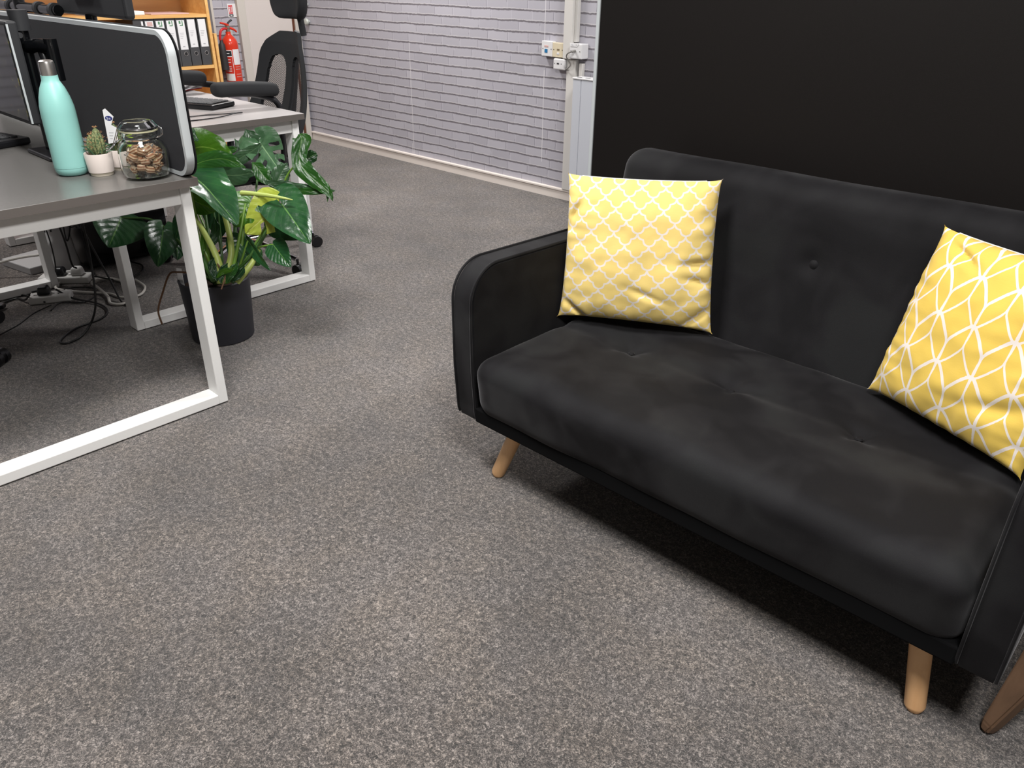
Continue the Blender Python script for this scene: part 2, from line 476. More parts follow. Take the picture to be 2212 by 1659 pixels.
def rrect(w, h, r, seg=8, corners=(1, 1, 1, 1)):
    out = []
    for k, (cx, cy, a0) in enumerate(((w/2-r, h/2-r, 0), (-w/2+r, h/2-r, 90), (-w/2+r, -h/2+r, 180), (w/2-r, -h/2+r, 270))):
        if corners[k]:
            for i in range(seg+1):
                a = math.radians(a0+90*i/seg); out.append((cx+r*math.cos(a), cy+r*math.sin(a)))
        else:
            sx = 1 if k in (0, 3) else -1; sy = 1 if k in (0, 1) else -1
            out.append((sx*w/2, sy*h/2))
    return out
def softbox(x0, x1, y0, y1, z0, z1, rad, nx, ny, nz, fn=None):
    """closed subdivided box with rounded edges (superellipsoid-like corner rounding) and optional displacement"""
    bm = B(); cache = {}
    def V(i, j, k):
        key = (i, j, k)
        if key in cache: return cache[key]
        def wm(t): return t
        p = Vector((x0+(x1-x0)*wm(i/nx), y0+(y1-y0)*wm(j/ny), z0+(z1-z0)*wm(k/nz)))
        q = Vector((min(max(p.x, x0+rad), x1-rad), min(max(p.y, y0+rad), y1-rad), min(max(p.z, z0+rad), z1-rad)))
        d = p-q
        if d.length > 1e-9:
            m_ = max(abs(d.x), abs(d.y), abs(d.z)); p = q + d.normalized()*rad*(m_/rad if m_ < rad else 1)
        if fn: p = fn(p, (i/nx, j/ny, k/nz))
        v = bm.verts.new(p); cache[key] = v; return v
    for i in range(nx):
        for j in range(ny):
            bm.faces.new((V(i, j, 0), V(i, j+1, 0), V(i+1, j+1, 0), V(i+1, j, 0)))
            bm.faces.new((V(i, j, nz), V(i+1, j, nz), V(i+1, j+1, nz), V(i, j+1, nz)))
    for i in range(nx):
        for k in range(nz):
            bm.faces.new((V(i, 0, k), V(i+1, 0, k), V(i+1, 0, k+1), V(i, 0, k+1)))
            bm.faces.new((V(i, ny, k), V(i, ny, k+1), V(i+1, ny, k+1), V(i+1, ny, k)))
    for j in range(ny):
        for k in range(nz):
            bm.faces.new((V(0, j, k), V(0, j, k+1), V(0, j+1, k+1), V(0, j+1, k)))
            bm.faces.new((V(nx, j, k), V(nx, j+1, k), V(nx, j+1, k+1), V(nx, j, k+1)))
    return bm
def nz(p, s, seed=0): return mnoise.noise(Vector((p[0]*s+seed, p[1]*s+seed*1.7, p[2]*s-seed)))

# ------------------------------------------------------------------ the room
X0, X1, Y0, Y1, HT = ROOM
struct('floor', bx(X0-.1, X1+.1, Y0-.1, Y1+.1, -.06, 0), 'carpet', 'mottled grey office carpet', 'floor')
struct('ceiling', bx(X0-.1, X1+.1, Y0-.1, Y1+.1, HT, HT+.06), 'ceiling_tile', 'pale office ceiling', 'ceiling')
struct('wall_back', bx(X0-.1, X1+.1, Y1, Y1+.1, 0, HT), 'brick_wallpaper', 'wall covered in pale grey brick effect wallpaper', 'wall')
struct('wall_left', bx(X0-.1, X0, Y0-.1, Y1, 0, HT), 'brick_wallpaper_side', 'far end wall in brick effect wallpaper behind the fire extinguisher', 'wall')
struct('wall_right', bx(X1, X1+.1, Y0-.1, Y1, 0, HT), 'white_wall', 'plain white wall', 'wall')
struct('wall_front', bx(X0, X1, Y0-.1, Y0, 0, HT), 'white_wall', 'plain white wall opposite the brick wall', 'wall')
b = B(); box(b, X0, -3.0, Y1-.018, Y1, 0, .055); box(b, X0+.03, -3.0, Y1-.026, Y1, .052, .066, .003)
box(b, -3.0, X1, Y1-.018, Y1, 0, .06)
struct('baseboard_back', b, 'skirting_paint', 'cream painted skirting board below the brick wallpaper', 'skirting board')
# door in the left wall
d = thing('door_1', 'plain off white door at the far end of the room', 'door', (X0, 3.5, 0)); d['kind'] = 'structure'
obj('door_leaf', bx(X0+.004, X0+.03, 3.29, 3.675, .03, 2.02, .002), 'door_paint', d, False)
obj('door_edge', bx(X0+.002, X0+.022, 3.675, 3.70, .0, 2.02), 'door_edge', d, False)
b = B(); box(b, X0+.001, X0+.036, 3.225, 3.29, 0, 2.09, .003); box(b, X0+.001, X0+.036, 3.70, 3.745, 0, 2.09, .003); box(b, X0+.001, X0+.036, 3.29, 3.70, 2.02, 2.09, .003)
obj('door_frame', b, 'frame_paint', d, False)
struct('trim_1', bx(X0, X0+.014, 3.025, 3.045, 0, HT, .003), 'frame_paint', 'thin pale vertical strip on the end wall beside the bookcase', 'trim')

# ------------------------------------------------------------------ black partition
t = thing('partition_panel', 'tall matt black partition panel standing behind the sofa', 'partition', (-.3, 2.07, 0))
obj('panel', bx(-1.575, 1.1, 2.05, 2.10, .01, 1.95), 'black_panel', t, False)
b = B(); box(b, -1.588, -1.576, 2.046, 2.104, 0, 1.97, .002); box(b, 1.101, 1.122, 2.046, 2.104, 0, 1.97, .003); box(b, -1.575, 1.1, 2.046, 2.104, 1.951, 1.97, .002)
obj('edge_trim', b, 'silver_trim', t, False, 'pale grey metal edge strip')

# ------------------------------------------------------------------ wall services
t = thing('cable_trunking', 'white vertical cable trunking running down the brick wall', 'trunking', (-3.08, 3.745, 0))
obj('upper_duct', bx(-3.118, -3.055, 3.722, Y1-.002, .82, HT-.01, .003), 'trunk_plastic', t, False)
obj('duct_cover', bx(-3.054, -3.035, 3.74, Y1-.002, .91, HT-.01, .002), 'trunk_plastic', t, False)
obj('lower_duct', bx(-3.098, -3.030, 3.738, Y1-.002, .067, .818, .003), 'trunk_plastic', t, False, 'lower length of the trunking, greyer')
obj('pipe_cover', bx(-3.010, -2.985, 3.742, Y1-.002, .70, .80, .003), 'trunk_plastic', t, False)
# plates
t = thing('network_socket', 'white data socket plate with a blue port, left of the trunking', 'socket', (-3.25, 3.75, .86), 'wall sockets beside the trunking')
obj('plate', bx(-3.290, -3.206, 3.733, Y1-.002, .822, .905, .003), 'socket_white', t, False)
obj('port', bx(-3.265, -3.243, 3.7315, 3.735, .842, .862), 'socket_blue', t, False, 'blue port shutter')
obj('label_window', bx(-3.268, -3.238, 3.7315, 3.735, .872, .882, .001), 'pink', t, False)
for sx in (-3.279, -3.215): obj('screw', tube(B(), [(sx, 3.735, .863), (sx, 3.7315, .863)], .0025, 10), 'dark_slot', t)
t = thing('telephone_socket', 'cream telephone socket plate between the white socket and the trunking', 'socket', (-3.16, 3.75, .86), 'wall sockets beside the trunking')
obj('plate', bx(-3.2055, -3.119, 3.733, Y1-.002, .822, .900, .003), 'socket_cream', t, False)
obj('port', bx(-3.170, -3.152, 3.7315, 3.735, .860, .868), 'slot_brown', t, False)
obj('shutter', bx(-3.170, -3.152, 3.7312, 3.735, .837, .848, .001), 'socket_white', t, False)
for sx in (-3.195, -3.130): obj('screw', tube(B(), [(sx, 3.735, .863), (sx, 3.7315, .863)], .0025, 10), 'dark_slot', t)
t = thing('telephone_socket', 'small white socket box hanging below the cream socket plate', 'socket', (-3.15, 3.75, .78), 'wall sockets beside the trunking')
obj('box', bx(-3.187, -3.100, 3.722, Y1-.002, .757, .8165, .006), 'socket_white', t, False)
obj('port', bx(-3.158, -3.142, 3.7205, 3.724, .787, .794), 'dark_slot', t, False)
for sx in (-3.175, -3.125): obj('screw', tube(B(), [(sx, 3.724, .790), (sx, 3.7205, .790)], .0022, 10), 'dark_slot', t)
t = thing('aerial_socket', 'white socket box right of the trunking with a grey cable plugged in', 'socket', (-3.01, 3.74, .86), 'wall sockets beside the trunking')
obj('box', bx(-3.054, -2.965, 3.705, Y1-.002, .826, .905, .005), 'socket_white', t, False)
obj('paper_label', prism([(-3.052, .908), (-2.985, .908), (-2.998, .890), (-3.045, .890)], .0015, Matrix(((1, 0, 0, 0), (0, 0, -1, 3.7045), (0, 1, 0, 0), (0, 0, 0, 1)))), 'paper', t, False, 'white paper label with faint handwriting')
b = B()
for a_, c_ in (((-3.037, .895), (-3.037, .902)), ((-3.037, .902), (-3.032, .895)), ((-3.032, .895), (-3.032, .902)), ((-3.024, .902), (-3.024, .895)), ((-3.024, .895), (-3.020, .895)),
               ((-3.014, .895), (-3.011, .902)), ((-3.004, .895), (-3.004, .902)), ((-3.004, .902), (-3.0, .900)), ((-3.0, .900), (-3.004, .898))):
    tube(b, [(a_[0], 3.7026, a_[1]), (c_[0], 3.7026, c_[1])], .0006, 5)
obj('handwriting', b, 'grey_print', t)
tube(b := B(), [(-3.012, 3.704, .868), (-3.012, 3.690, .867), (-3.020, 3.683, .864)], .007, 10); obj('plug', b, 'cable_grey', t)
for sx in (-3.043, -2.978): obj('screw', tube(B(), [(sx, 3.706, .866), (sx, 3.7035, .866)], .0025, 10), 'dark_slot', t)
tube(b := B(), [(-3.020, 3.683, .864), (-3.045, 3.682, .855), (-3.062, 3.69, .838), (-3.062, 3.70, .822), (-3.052, 3.712, .805), (-3.055, 3.716, .785), (-3.078, 3.72, .768), (-3.10, 3.735, .763)], .0036, 8, 6)
obj('cable', b, 'cable_grey', t)
# radiator
t = thing('panel_radiator', 'pale grey electric panel radiator on the wall beside the black partition', 'radiator', (-2.6, 3.70, .12))
b = B(); xs = [-2.985, -2.925, -2.828, -2.73, -2.63, -2.53, -2.43, -2.33]
for a_, c_ in zip(xs, xs[1:]): box(b, a_+.001, c_-.001, 3.662, 3.72, .13, .725, .004)
box(b, -2.98, -2.335, 3.672, 3.735, .135, .72)
obj('panel', b, 'radiator_white', t, False)
b = B(); box(b, -2.987, -2.328, 3.658, 3.74, .7255, .735, .003)
obj('top_cover', b, 'socket_white', t, False)
for a_ in xs[:-1]: obj('vent_slot', bx(a_+.02, a_+.05, 3.675, 3.685, .7352, .7362), 'dark_slot', t, False)
for a_ in (-2.9, -2.42):
    for z_ in (.2, .6): obj('bracket', bx(a_, a_+.04, 3.735, Y1-.001, z_, z_+.06), 'radiator_white', t, False)
# round knobs near the corner
for z_, lab in ((1.02, 'upper small round grey peg on the wall beside the headrest'), (.90, 'lower small round grey peg on the wall below the headrest')):
    lathe(b := B(), [(0, 0), (.010, 0), (.012, .01), (.022, .016), (.025, .026), (.020, .036), (0, .04)], (0, 0, 0), 20)
    xform(b, rot_to((0, -1, 0), (-5.745, Y1-.0005, z_))); tag(obj('coat_peg', b, 'knob_grey'), lab, 'peg', 'round pegs by the corner')

# ------------------------------------------------------------------ fire extinguisher and sign
ex, ey, ez = X0+.085, 3.095, .485
t = thing('fire_extinguisher', 'red fire extinguisher with black discharge horn hung on the end wall', 'fire extinguisher', (ex, ey, ez))
lathe(b := B(), [(0, 0), (.050, 0), (.057, .006), (.058, .02), (.058, .275), (.056, .295), (.048, .315), (.034, .332), (.022, .343), (.018, .352), (.018, .366), (0, .366)], (ex, ey, ez), 32)
obj('cylinder', b, 'extinguisher_red', t)
lathe(b := B(), [(0, .366), (.014, .366), (.014, .385), (.018, .39), (.018, .405), (0, .408)], (ex, ey, ez), 20); obj('valve', b, 'brass_steel', t)
b = B(); tube(b, [(ex, ey+.012, ez+.392), (ex+.01, ey+.045, ez+.378), (ex+.01, ey+.062, ez+.362)], lambda q: .010-.004*q, 8, 3)
tube(b, [(ex, ey+.008, ez+.405), (ex+.005, ey-.02, ez+.418), (ex+.005, ey-.055, ez+.425)], lambda q: .010-.004*q, 8, 3)
obj('lever_handle', b, 'extinguisher_red', t)
tube(b := B(), [(ex, ey+.0, ez+.41), (ex, ey+.018, ez+.43), (ex, ey+.04, ez+.442)], .007, 8, 3); obj('carry_handle', b, 'horn_black', t)
tube(b := B(), [(ex+.01, ey-.015, ez+.385), (ex+.03, ey-.045, ez+.388), (ex+.038, ey-.075, ez+.375), (ex+.038, ey-.088, ez+.335), (ex+.036, ey-.088, ez+.315)], .0085, 10, 6)
obj('hose', b, 'hose_red', t)
lathe(b := B(), [(.010, .0), (.014, -.02), (.022, -.03), (.026, -.10), (.030, -.20), (.026, -.20), (.02, -.1), (.010, -.01)], (ex+.036, ey-.082, ez+.315), 20); obj('discharge_horn', b, 'horn_black', t)
def wrap(r, a0, a1, z0, z1, n=8):
    bm = B(); A = [bm.verts.new((ex+r*math.cos(math.radians(a0+(a1-a0)*i/n)), ey+r*math.sin(math.radians(a0+(a1-a0)*i/n)), ez+z0)) for i in range(n+1)]
    Bv = [bm.verts.new((v.co.x, v.co.y, ez+z1)) for v in A]
    for i in range(n): bm.faces.new((A[i], A[i+1], Bv[i+1], Bv[i]))
    return bm
# camera lies towards angle -28 deg from +x
obj('instruction_label', wrap(.0586, -95, -22, .035, .245), 'paper', t, True, 'white bordered instruction label')
obj('warning_panel', wrap(.0589, -93, -25, .205, .240), 'black_print', t, True, 'black panel at the top of the label')
obj('warning_text', wrap(.0591, -80, -40, .219, .226), 'paper', t)
obj('label_panel', wrap(.0589, -93, -25, .085, .200), 'label_red', t)
b = B()
for z_ in (.178, .160, .13, .115, .100):
    bb = wrap(.0591, -85, -38, z_, z_+.005); me_ = bpy.data.meshes.new('t'); bb.to_mesh(me_); bb.free(); b.from_mesh(me_)
obj('label_text', b, 'paper', t)
obj('service_label', wrap(.0586, -16, 42, .145, .250), 'paper', t, True, 'plain white service record label')
for z_ in (.128, .112, .078, .060): obj('body_text', wrap(.0586, -10, 30, z_, z_+.004), 'pink', t)
b = B(); box(b, X0+.001, X0+.012, ey+.045, ey+.075, ez+.27, ez+.38, .003); box(b, X0+.001, ex-.03, ey-.02, ey+.02, ez+.30, ez+.315)
obj('wall_bracket', b, 'knob_grey', t, False)
t = thing('fire_sign', 'white and red fire extinguisher notice fixed to the end wall', 'sign', (X0+.004, 3.20, .985))
obj('board', bx(X0+.001, X0+.005, 3.160, 3.235, .94, 1.03, .001), 'paper', t, False)
obj('red_panel', bx(X0+.005, X0+.006, 3.168, 3.200, .964, 1.020), 'red_print', t, False)
b = B(); box(b, X0+.006, X0+.0066, 3.172, 3.178, .97, 1.0); box(b, X0+.006, X0+.0066, 3.171, 3.179, 1.003, 1.010); box(b, X0+.006, X0+.0066, 3.186, 3.189, .972, 1.012); box(b, X0+.006, X0+.0066, 3.193, 3.196, .972, 1.012)
obj('pictogram', b, 'paper', t, False)
obj('black_panel', bx(X0+.005, X0+.006, 3.168, 3.200, .945, .960), 'black_print', t, False)
obj('text_strip', bx(X0+.006, X0+.0066, 3.176, 3.192, .950, .955), 'paper', t, False)

# ------------------------------------------------------------------ bookcase, files
bk0, bk1, bf = 1.62, 2.806, -5.50
t = thing('bookcase', 'light beech open bookcase against the far end wall', 'bookcase', (X0+.18, 2.2, 0))
obj('side_panel', bx(X0+.008, bf, bk1, bk1+.02, 0, 1.95, .001), 'beech_board', t, False)
obj('side_panel', bx(X0+.008, bf, bk0-.02, bk0, 0, 1.95, .001), 'beech_board', t, False)
for z_ in (.06, .375, .665, .985, 1.30, 1.62, 1.93):
    obj('shelf', bx(X0+.01, bf-.004, bk0, bk1, z_-.02, z_), 'beech_board', t, False)
obj('back_panel', bx(X0+.005, X0+.01, bk0, bk1, 0.04, 1.95), 'beech_inner', t, False)
tag(obj('wooden_board', bx(-5.62, -5.49, 2.832, 2.850, 0, .862, .001), 'beech_board', None, False), 'narrow beech board standing upright against the side of the bookcase', 'board')
tag(obj('wall_box', bx(X0+.001, X0+.02, 2.87, 3.02, 0, 1.9, .002), 'board_grey', None, False), 'tall dull grey board fixed to the wall beside the bookcase', 'board')
files = [(2.765, 'white', 'black lever arch file at the right end of the shelf, plain white label'),
         (2.690, 'white', 'black lever arch file, second from the right, plain white label'),
         (2.618, 'green', 'black lever arch file, third from the right, green mark on label'),
         (2.548, 'green', 'black lever arch file, fourth from the right, green mark on label'),
         (2.478, 'green', 'black lever arch file behind the curved corner of the screen, green mark'),
         (2.408, 'red', 'black lever arch file with a pinkish mark, left of the green marked files'),
         (2.338, 'thin', 'black lever arch file leftmost of those visible above the screen'),]
for yc, kind, lab in files:
    hh = .300; wv = .034; tall = .012 if kind == 'white' else 0
    t = thing('lever_arch_file', lab, 'file', (bf-.15, yc, .6655), 'black files on the bookcase shelf')
    obj('spine', bx(bf-.28, bf-.012, yc-wv, yc+wv, .6655, .6655+hh, .003), 'file_board', t, False)
    fx = bf-.012
    l0 = .6655+.105+tall; l1 = .6655+.285+tall*.3
    if kind != 'thin': obj('spine_label', bx(fx, fx+.001, yc-.026, yc+.026, l0, l1), 'paper', t, False, 'white paper spine label')
    else: obj('spine_label', bx(fx, fx+.001, yc+.018, yc+.030, l0, l1), 'paper', t, False)
    if kind == 'green':
        b = B(); box(b, fx+.001, fx+.0015, yc-.012, yc+.0, l1-.022, l1-.004); box(b, fx+.001, fx+.0015, yc+.008, yc+.014, l1-.034, l1-.002); box(b, fx+.001, fx+.0015, yc-.008, yc+.0078, l1-.034, l1-.028)
        obj('label_mark', b, 'green_print', t, False, 'green printed mark')
    if kind == 'red': obj('label_mark', bx(fx+.001, fx+.0015, yc-.015, yc+.02, l1-.03, l1-.006), 'pink', t, False)
    b = B()
    for q in range(4): box(b, fx+.001, fx+.0014, yc-.016, yc+.012-.004*q, l0+.10-.010*q, l0+.1025-.010*q)
    obj('label_text', b, 'grey_print', t, False)
    if kind in ('white', 'green'): obj('label_code', bx(fx+.001, fx+.0014, yc-.010, yc+.006, l0+.016, l0+.022), 'grey_print', t, False)
    b = B(); R = .0125; P = [(fx+.0006, yc+.004+R*math.cos(a*PI/10), .6655+.078+R*math.sin(a*PI/10)) for a in range(21)]
    tube(b, P, .0018, 6, cap=False); obj('finger_ring', b, 'steel', t)
    b = B(); lathe(b, [(0, 0), (.011, 0)], seg=20); xform(b, rot_to((1, 0, 0), (fx+.0004, yc+.004, .6655+.078))); obj('finger_hole', b, 'dark_slot', t)
t = tag(obj('paper_stack', bx(-5.75, -5.53, 2.05, 2.40, .9855, 1.008, .004), 'paper', None, False), 'low white stack of paper on the bookcase shelf above the files', 'paper')
tag(obj('magazine', bx(-5.78, -5.53, 2.44, 2.70, .9855, .992, .002), 'pink', None, False), 'thin flat magazine on the bookcase shelf above the files', 'magazine')

# ------------------------------------------------------------------ desks
def desk(name, label, x1, x0, y0, y1, top, edge):
    """top from x0..x1 , y0..y1 ; loop frames at both ends"""
    t = thing(name, label, 'desk', ((x0+x1)/2, (y0+y1)/2, 0))
    obj('desktop', bx(x0, x1, y0, y1, .7085, .732, .0012, 1), top, t, False)
    b = B(); e = .0006
    obj('edge_band', bx(x0-e, x1+e, y0-e, y1+e, .709, .7312), edge, t, False)
    for xa, xb in ((x1-.030-.065, x1-.030), (x0+.03, x0+.095)):
        b = B()
        for ya, yb in ((y0+.012, y0+.042), (y1-.042, y1-.012)): box(b, xa, xb, ya, yb, 0.004, .707, .0025)
        box(b, xa, xb, y0+.042, y1-.042, .004, .036, .0025)
        obj('leg_frame', b, 'white_metal', t, False)
        box(b := B(), xa+.012, xb-.006, y0+.042, y1-.042, .655, .7075, .002)
        obj('top_rail', b, 'white_metal', t, False)
    for yy in (y0+.10, y1-.13): obj('beam', bx(x0+.095, x1-.095, yy, yy+.03, .665, .7075, .002), 'white_metal', t, False)
    return t
desk('office_desk', 'near office desk with dark grey top and white loop legs', -2.160, -3.76, .185, .998, 'grey_desktop', 'desk_edge')
desk('office_desk', 'far office desk behind the screen, its top coloured pale to imitate a reflection', -2.918, -4.52, 1.007, 1.845, 'reflection_pale_desktop', 'desk_edge')
# desk screen
t = thing('desk_screen', 'black fabric desk divider with rounded silver edge on the near desk', 'desk divider', (-2.95, .980, .735))
sx0, sx1, sz0, sz1 = -3.80, -2.134, .7335, 1.112
Mscr = Matrix(((1, 0, 0, (sx0+sx1)/2), (0, 0, -1, .995), (0, 1, 0, (sz0+sz1)/2), (0, 0, 0, 1)))
obj('fabric_panel', prism(rrect(sx1-sx0-.030, sz1-sz0-.030, .045, 10), .028, Mscr), 'screen_fabric', t, False)
def ring(w_, h_, r_, tw, th):
    o_ = rrect(w_, h_, r_, 28); i_ = rrect(w_-2*tw, h_-2*tw, max(r_-tw, .004), 28)
    bm = B(); n = len(o_)
    L = [[bm.verts.new((x, y, z)) for x, y in ring_] for ring_ in (o_, i_) for z in (0, th)]
    oa, ob, ia, ib = L
    for i in range(n):
        j = (i+1) % n
        bm.faces.new((oa[i], oa[j], ob[j], ob[i])); bm.faces.new((ia[j], ia[i], ib[i], ib[j]))
        bm.faces.new((oa[j], oa[i], ia[i], ia[j])); bm.faces.new((ob[i], ob[j], ib[j], ib[i]))
    return bm
obj('edge_trim', xform(ring(sx1-sx0-.004, sz1-sz0-.004, .062, .012, .022), Matrix.Translation((0, -.006, 0)) @ Mscr), 'silver_trim', t, False, 'silver metal edge trim')
obj('edge_seal', xform(ring(sx1-sx0+.002, sz1-sz0+.002,   .064, .012, .003), Matrix.Translation((0, .0, 0)) @ Mscr), 'plastic_black', t, False, 'thin black outer seal')

# ------------------------------------------------------------------ things on the near desk
DT = .7325
bc = (-2.433, .767, DT)
t = thing('water_bottle', 'mint green metal water bottle with a silver cap on the near desk', 'bottle', bc)
lathe(b := B(), [(0, .0), (.030, .0), (.037, .003), (.042, .010), (.0435, .018), (.0438, .03), (.0438, .165), (.0425, .185), (.038, .208), (.031, .230), (.0245, .243), (.0212, .250), (.0208, .262), (0, .262)], bc, 48)
obj('body', b, 'mint_coating', t)
lathe(b := B(), [(.0441, .0225), (.0443, .0232), (.0441, .024)], bc, 48); obj('seam_line', b, 'mint_coating', t)
lathe(b := B(), [(0, .262), (.0198, .262), (.0196, .290), (.0180, .297), (.013, .300), (0, .3005)], bc, 36); obj('cap', b, 'steel', t, True, 'polished silver cap')

def cactus(label, c, s, seed, heads):
    random.seed(seed); c = Vector(c)
    t = thing('potted_cactus', label, 'potted plant', c, 'small cacti in white pots on the near desk')
    lathe(b := B(), [(0, 0), (.029*s, 0), (.0305*s, .002), (.0305*s, .009), (.034*s, .0095), (.0375*s, .060*s), (.0365*s, .062*s), (.0345*s, .060*s), (.033*s, .045*s), (0, .045*s)], c, 36)
    obj('pot', b, 'ceramic_white', t)
    lathe(b := B(), [(0, .0002), (.0303*s, .0002), (.0308*s, .0085), (.029, .009)], c, 36); obj('pot_foot', b, 'ceramic_base', t)
    lathe(b := B(), [(0, .052*s), (.034*s, .050*s)], c, 30); obj('gravel', b, 'pink', t)
    for hx, hy, hr, h0, h1 in heads:
        b = B(); nr, na = 12, 40
        rings = []
        for i in range(nr+1):
            ph = i/nr; z = h0+(h1-h0)*ph; rr = hr*max(0.02, math.sin(PI*(.18+.82*ph)))**.6
            rings.append([b.verts.new(c+Vector((hx+(rr*(1+.10*math.cos(9*2*PI*k/na)))*math.cos(2*PI*k/na), hy+(rr*(1+.10*math.cos(9*2*PI*k/na)))*math.sin(2*PI*k/na), z))) for k in range(na)])
        for p, q in zip(rings, rings[1:]):
            for k in range(na): b.faces.new((p[k], p[(k+1) % na], q[(k+1) % na], q[k]))
        b.faces.new(rings[-1]); ho = obj('cactus_head', b, 'cactus_skin', t)
        b = B()
        for k in range(9):
            for i in range(4, nr+1, 2):
                p = rings_co = None
                ph = i/nr; z = h0+(h1-h0)*ph; rr = hr*max(0.02, math.sin(PI*(.18+.82*ph)))**.6*1.1; a = 2*PI*k/9
                base = c+Vector((hx+rr*math.cos(a), hy+rr*math.sin(a), z))
                for _ in range(3):
                    d_ = Vector((math.cos(a)+random.uniform(-.6, .6), math.sin(a)+random.uniform(-.6, .6), random.uniform(-.1, 1.1))).normalized()
                    tube(b, [base, base+d_*.006], .00035, 3, cap=False)
        obj('spines', b, 'spine_tan', ho)
    for k in range(11):
        a = k*2*PI/11+random.uniform(-.2, .2); ln = random.uniform(.022, .036)*s; rise = random.uniform(.006, .03)*s
        p0 = c+Vector((.008*math.cos(a), .008*math.sin(a), .050*s)); p1 = p0+Vector((ln*.55*math.cos(a), ln*.55*math.sin(a), rise)); p2 = p0+Vector((ln*math.cos(a), ln*math.sin(a), rise*1.2))
        tube(b := B(), [p0, p1, p2], lambda q: .0052*s*(1-q)**.7+.0004, 7, 4, flat=.6); obj('leaf', b, 'succulent', t)
    return t
cactus('cactus in a small white pot between the bottle and the glass jar', (-2.372, .823, DT), .98, 3,
       [(.004, .006, .0155, .05, .128), (-.018, -.004, .013, .05, .108)])
t = cactus('cactus in a small white pot half hidden behind the glass jar', (-2.409, .893, DT), .92, 5,
       [(0, .0, .016, .045, .128)])
obj('care_label', prism([(0, 0), (.030, 0.006), (.034, .045), (.020, .052), (.032, .075), (.012, .096), (.004, .092)], .0006, Matrix.Translation((-2.399, .868, DT+.075)) @ Matrix.Rotation(math.radians(38), 4, 'Z') @ Matrix.Rotation(PI/2, 4, 'X')), 'paper', t, False, 'white plant care label')
def text(name, s, size, M, mat, parent):
    cu = bpy.data.curves.new('t', 'FONT'); cu.body = s; cu.size = size; cu.extrude = .0002
    o_ = bpy.data.objects.new('t', cu); C.objects.link(o_)
    dg = bpy.context.evaluated_depsgraph_get(); me_ = bpy.data.meshes.new_from_object(o_.evaluated_get(dg))
    bpy.data.objects.remove(o_); bm = B(); bm.from_mesh(me_); bpy.data.meshes.remove(me_)
    xform(bm, M); return obj(name, bm, mat, parent, False)
Mt = Matrix.Translation((-2.399, .868, DT+.075)) @ Matrix.Rotation(math.radians(38), 4, 'Z') @ Matrix.Rotation(PI/2, 4, 'X')
b = B()
lathe(b, [(0, 0), (1, 0)], seg=24); xform(b, Mt @ Matrix.Translation((.017, .070, .0009)) @ Matrix.Diagonal((.011, .0065, 1, 1))); obj('label_badge', b, 'blue_print', t, False)
text('label_letter', 'S', .010, Mt @ Matrix.Translation((.0105, .0665, .0012)), 'paper', t)
text('label_letter', 'n', .010, Mt @ Matrix.Translation((.0170, .0665, .0012)), 'paper', t)
b = B()
for q in range(3): box(b, .008, .022-.003*q, .030-.008*q, .0316-.008*q, .0007, .0009)
xform(b, Mt); obj('label_print', b, 'grey_print', t, False)
tag(obj('sticky_note_pad', bx(-2.475, -2.43, .93, .952, DT+.0, DT+.062, .002), 'pale_green', None, False), 'bright green packet standing behind the cacti', 'packet')

# jar with sweets
jc = Vector((-2.258, .902, DT))
t = thing('glass_jar', 'clip top glass jar holding wrapped sweets at the corner of the near desk', 'jar', jc)
outer = [(0, 0.0), (.046, 0.0), (.056, .004), (.062, .014), (.0645, .03), (.0645, .066), (.062, .082), (.054, .096), (.045, .103), (.0435, .108), (.046, .112), (.047, .118), (.047, .124)]
inner = [(.0435, .124), (.0430, .118), (.0405, .108), (.0415, .102), (.051, .0935), (.0585, .080), (.061, .066), (.061, .03), (.058, .015), (.053, .008), (.044, .006), (0, .006)]
lathe(b := B(), outer+inner, jc, 48); obj('jar_body', b, 'jar_glass', t)
lathe(b := B(), [(.0465, .1245), (.0495, .1255), (.0495, .1275), (.0465, .1285), (.0440, .1265)], jc, 40, close=True); obj('gasket', b, 'gasket', t, True, 'pale rubber seal')
lathe(b := B(), [(0, .1290), (.047, .1290), (.050, .131), (.0495, .139), (.044, .146), (.040, .150), (.036, .152), (0, .152)], jc, 40); obj('lid', b, 'jar_glass', t)
b = B()
for zz, rr in ((.108, .0455), (.135, .0515)):
    tube(b, [jc+Vector((rr*math.cos(a*PI/16), rr*math.sin(a*PI/16), zz)) for a in range(33)], .0013, 6, cap=False)
def pol(deg, r, z): return jc+Vector((r*math.cos(math.radians(deg)), r*math.sin(math.radians(deg)), z))
LA = 232   # clasp side
tube(b, [pol(LA-10, .0455, .108), pol(LA-8, .066, .095), pol(LA-6, .084, .078), pol(LA, .090, .074), pol(LA+6, .084, .078), pol(LA+8, .066, .095), pol(LA+10, .0455, .108)], .0013, 6, 4)
tube(b, [pol(LA-12, .0515, .135), pol(LA-9, .060, .115), pol(LA-7, .072, .088), pol(LA+7, .072, .088), pol(LA+9, .060, .115), pol(LA+12, .0515, .135)], .0013, 6, 4)
tube(b, [pol(LA-190, .0455, .108), pol(LA-188, .058, .112), pol(LA-186, .060, .128), pol(LA-190, .0515, .135)], .0013, 6, 4)
tube(b, [pol(LA-170, .0455, .108), pol(LA-172, .058, .112), pol(LA-174, .060, .128), pol(LA-170, .0515, .135)], .0013, 6, 4)
obj('wire_clasp', b, 'chrome', t)
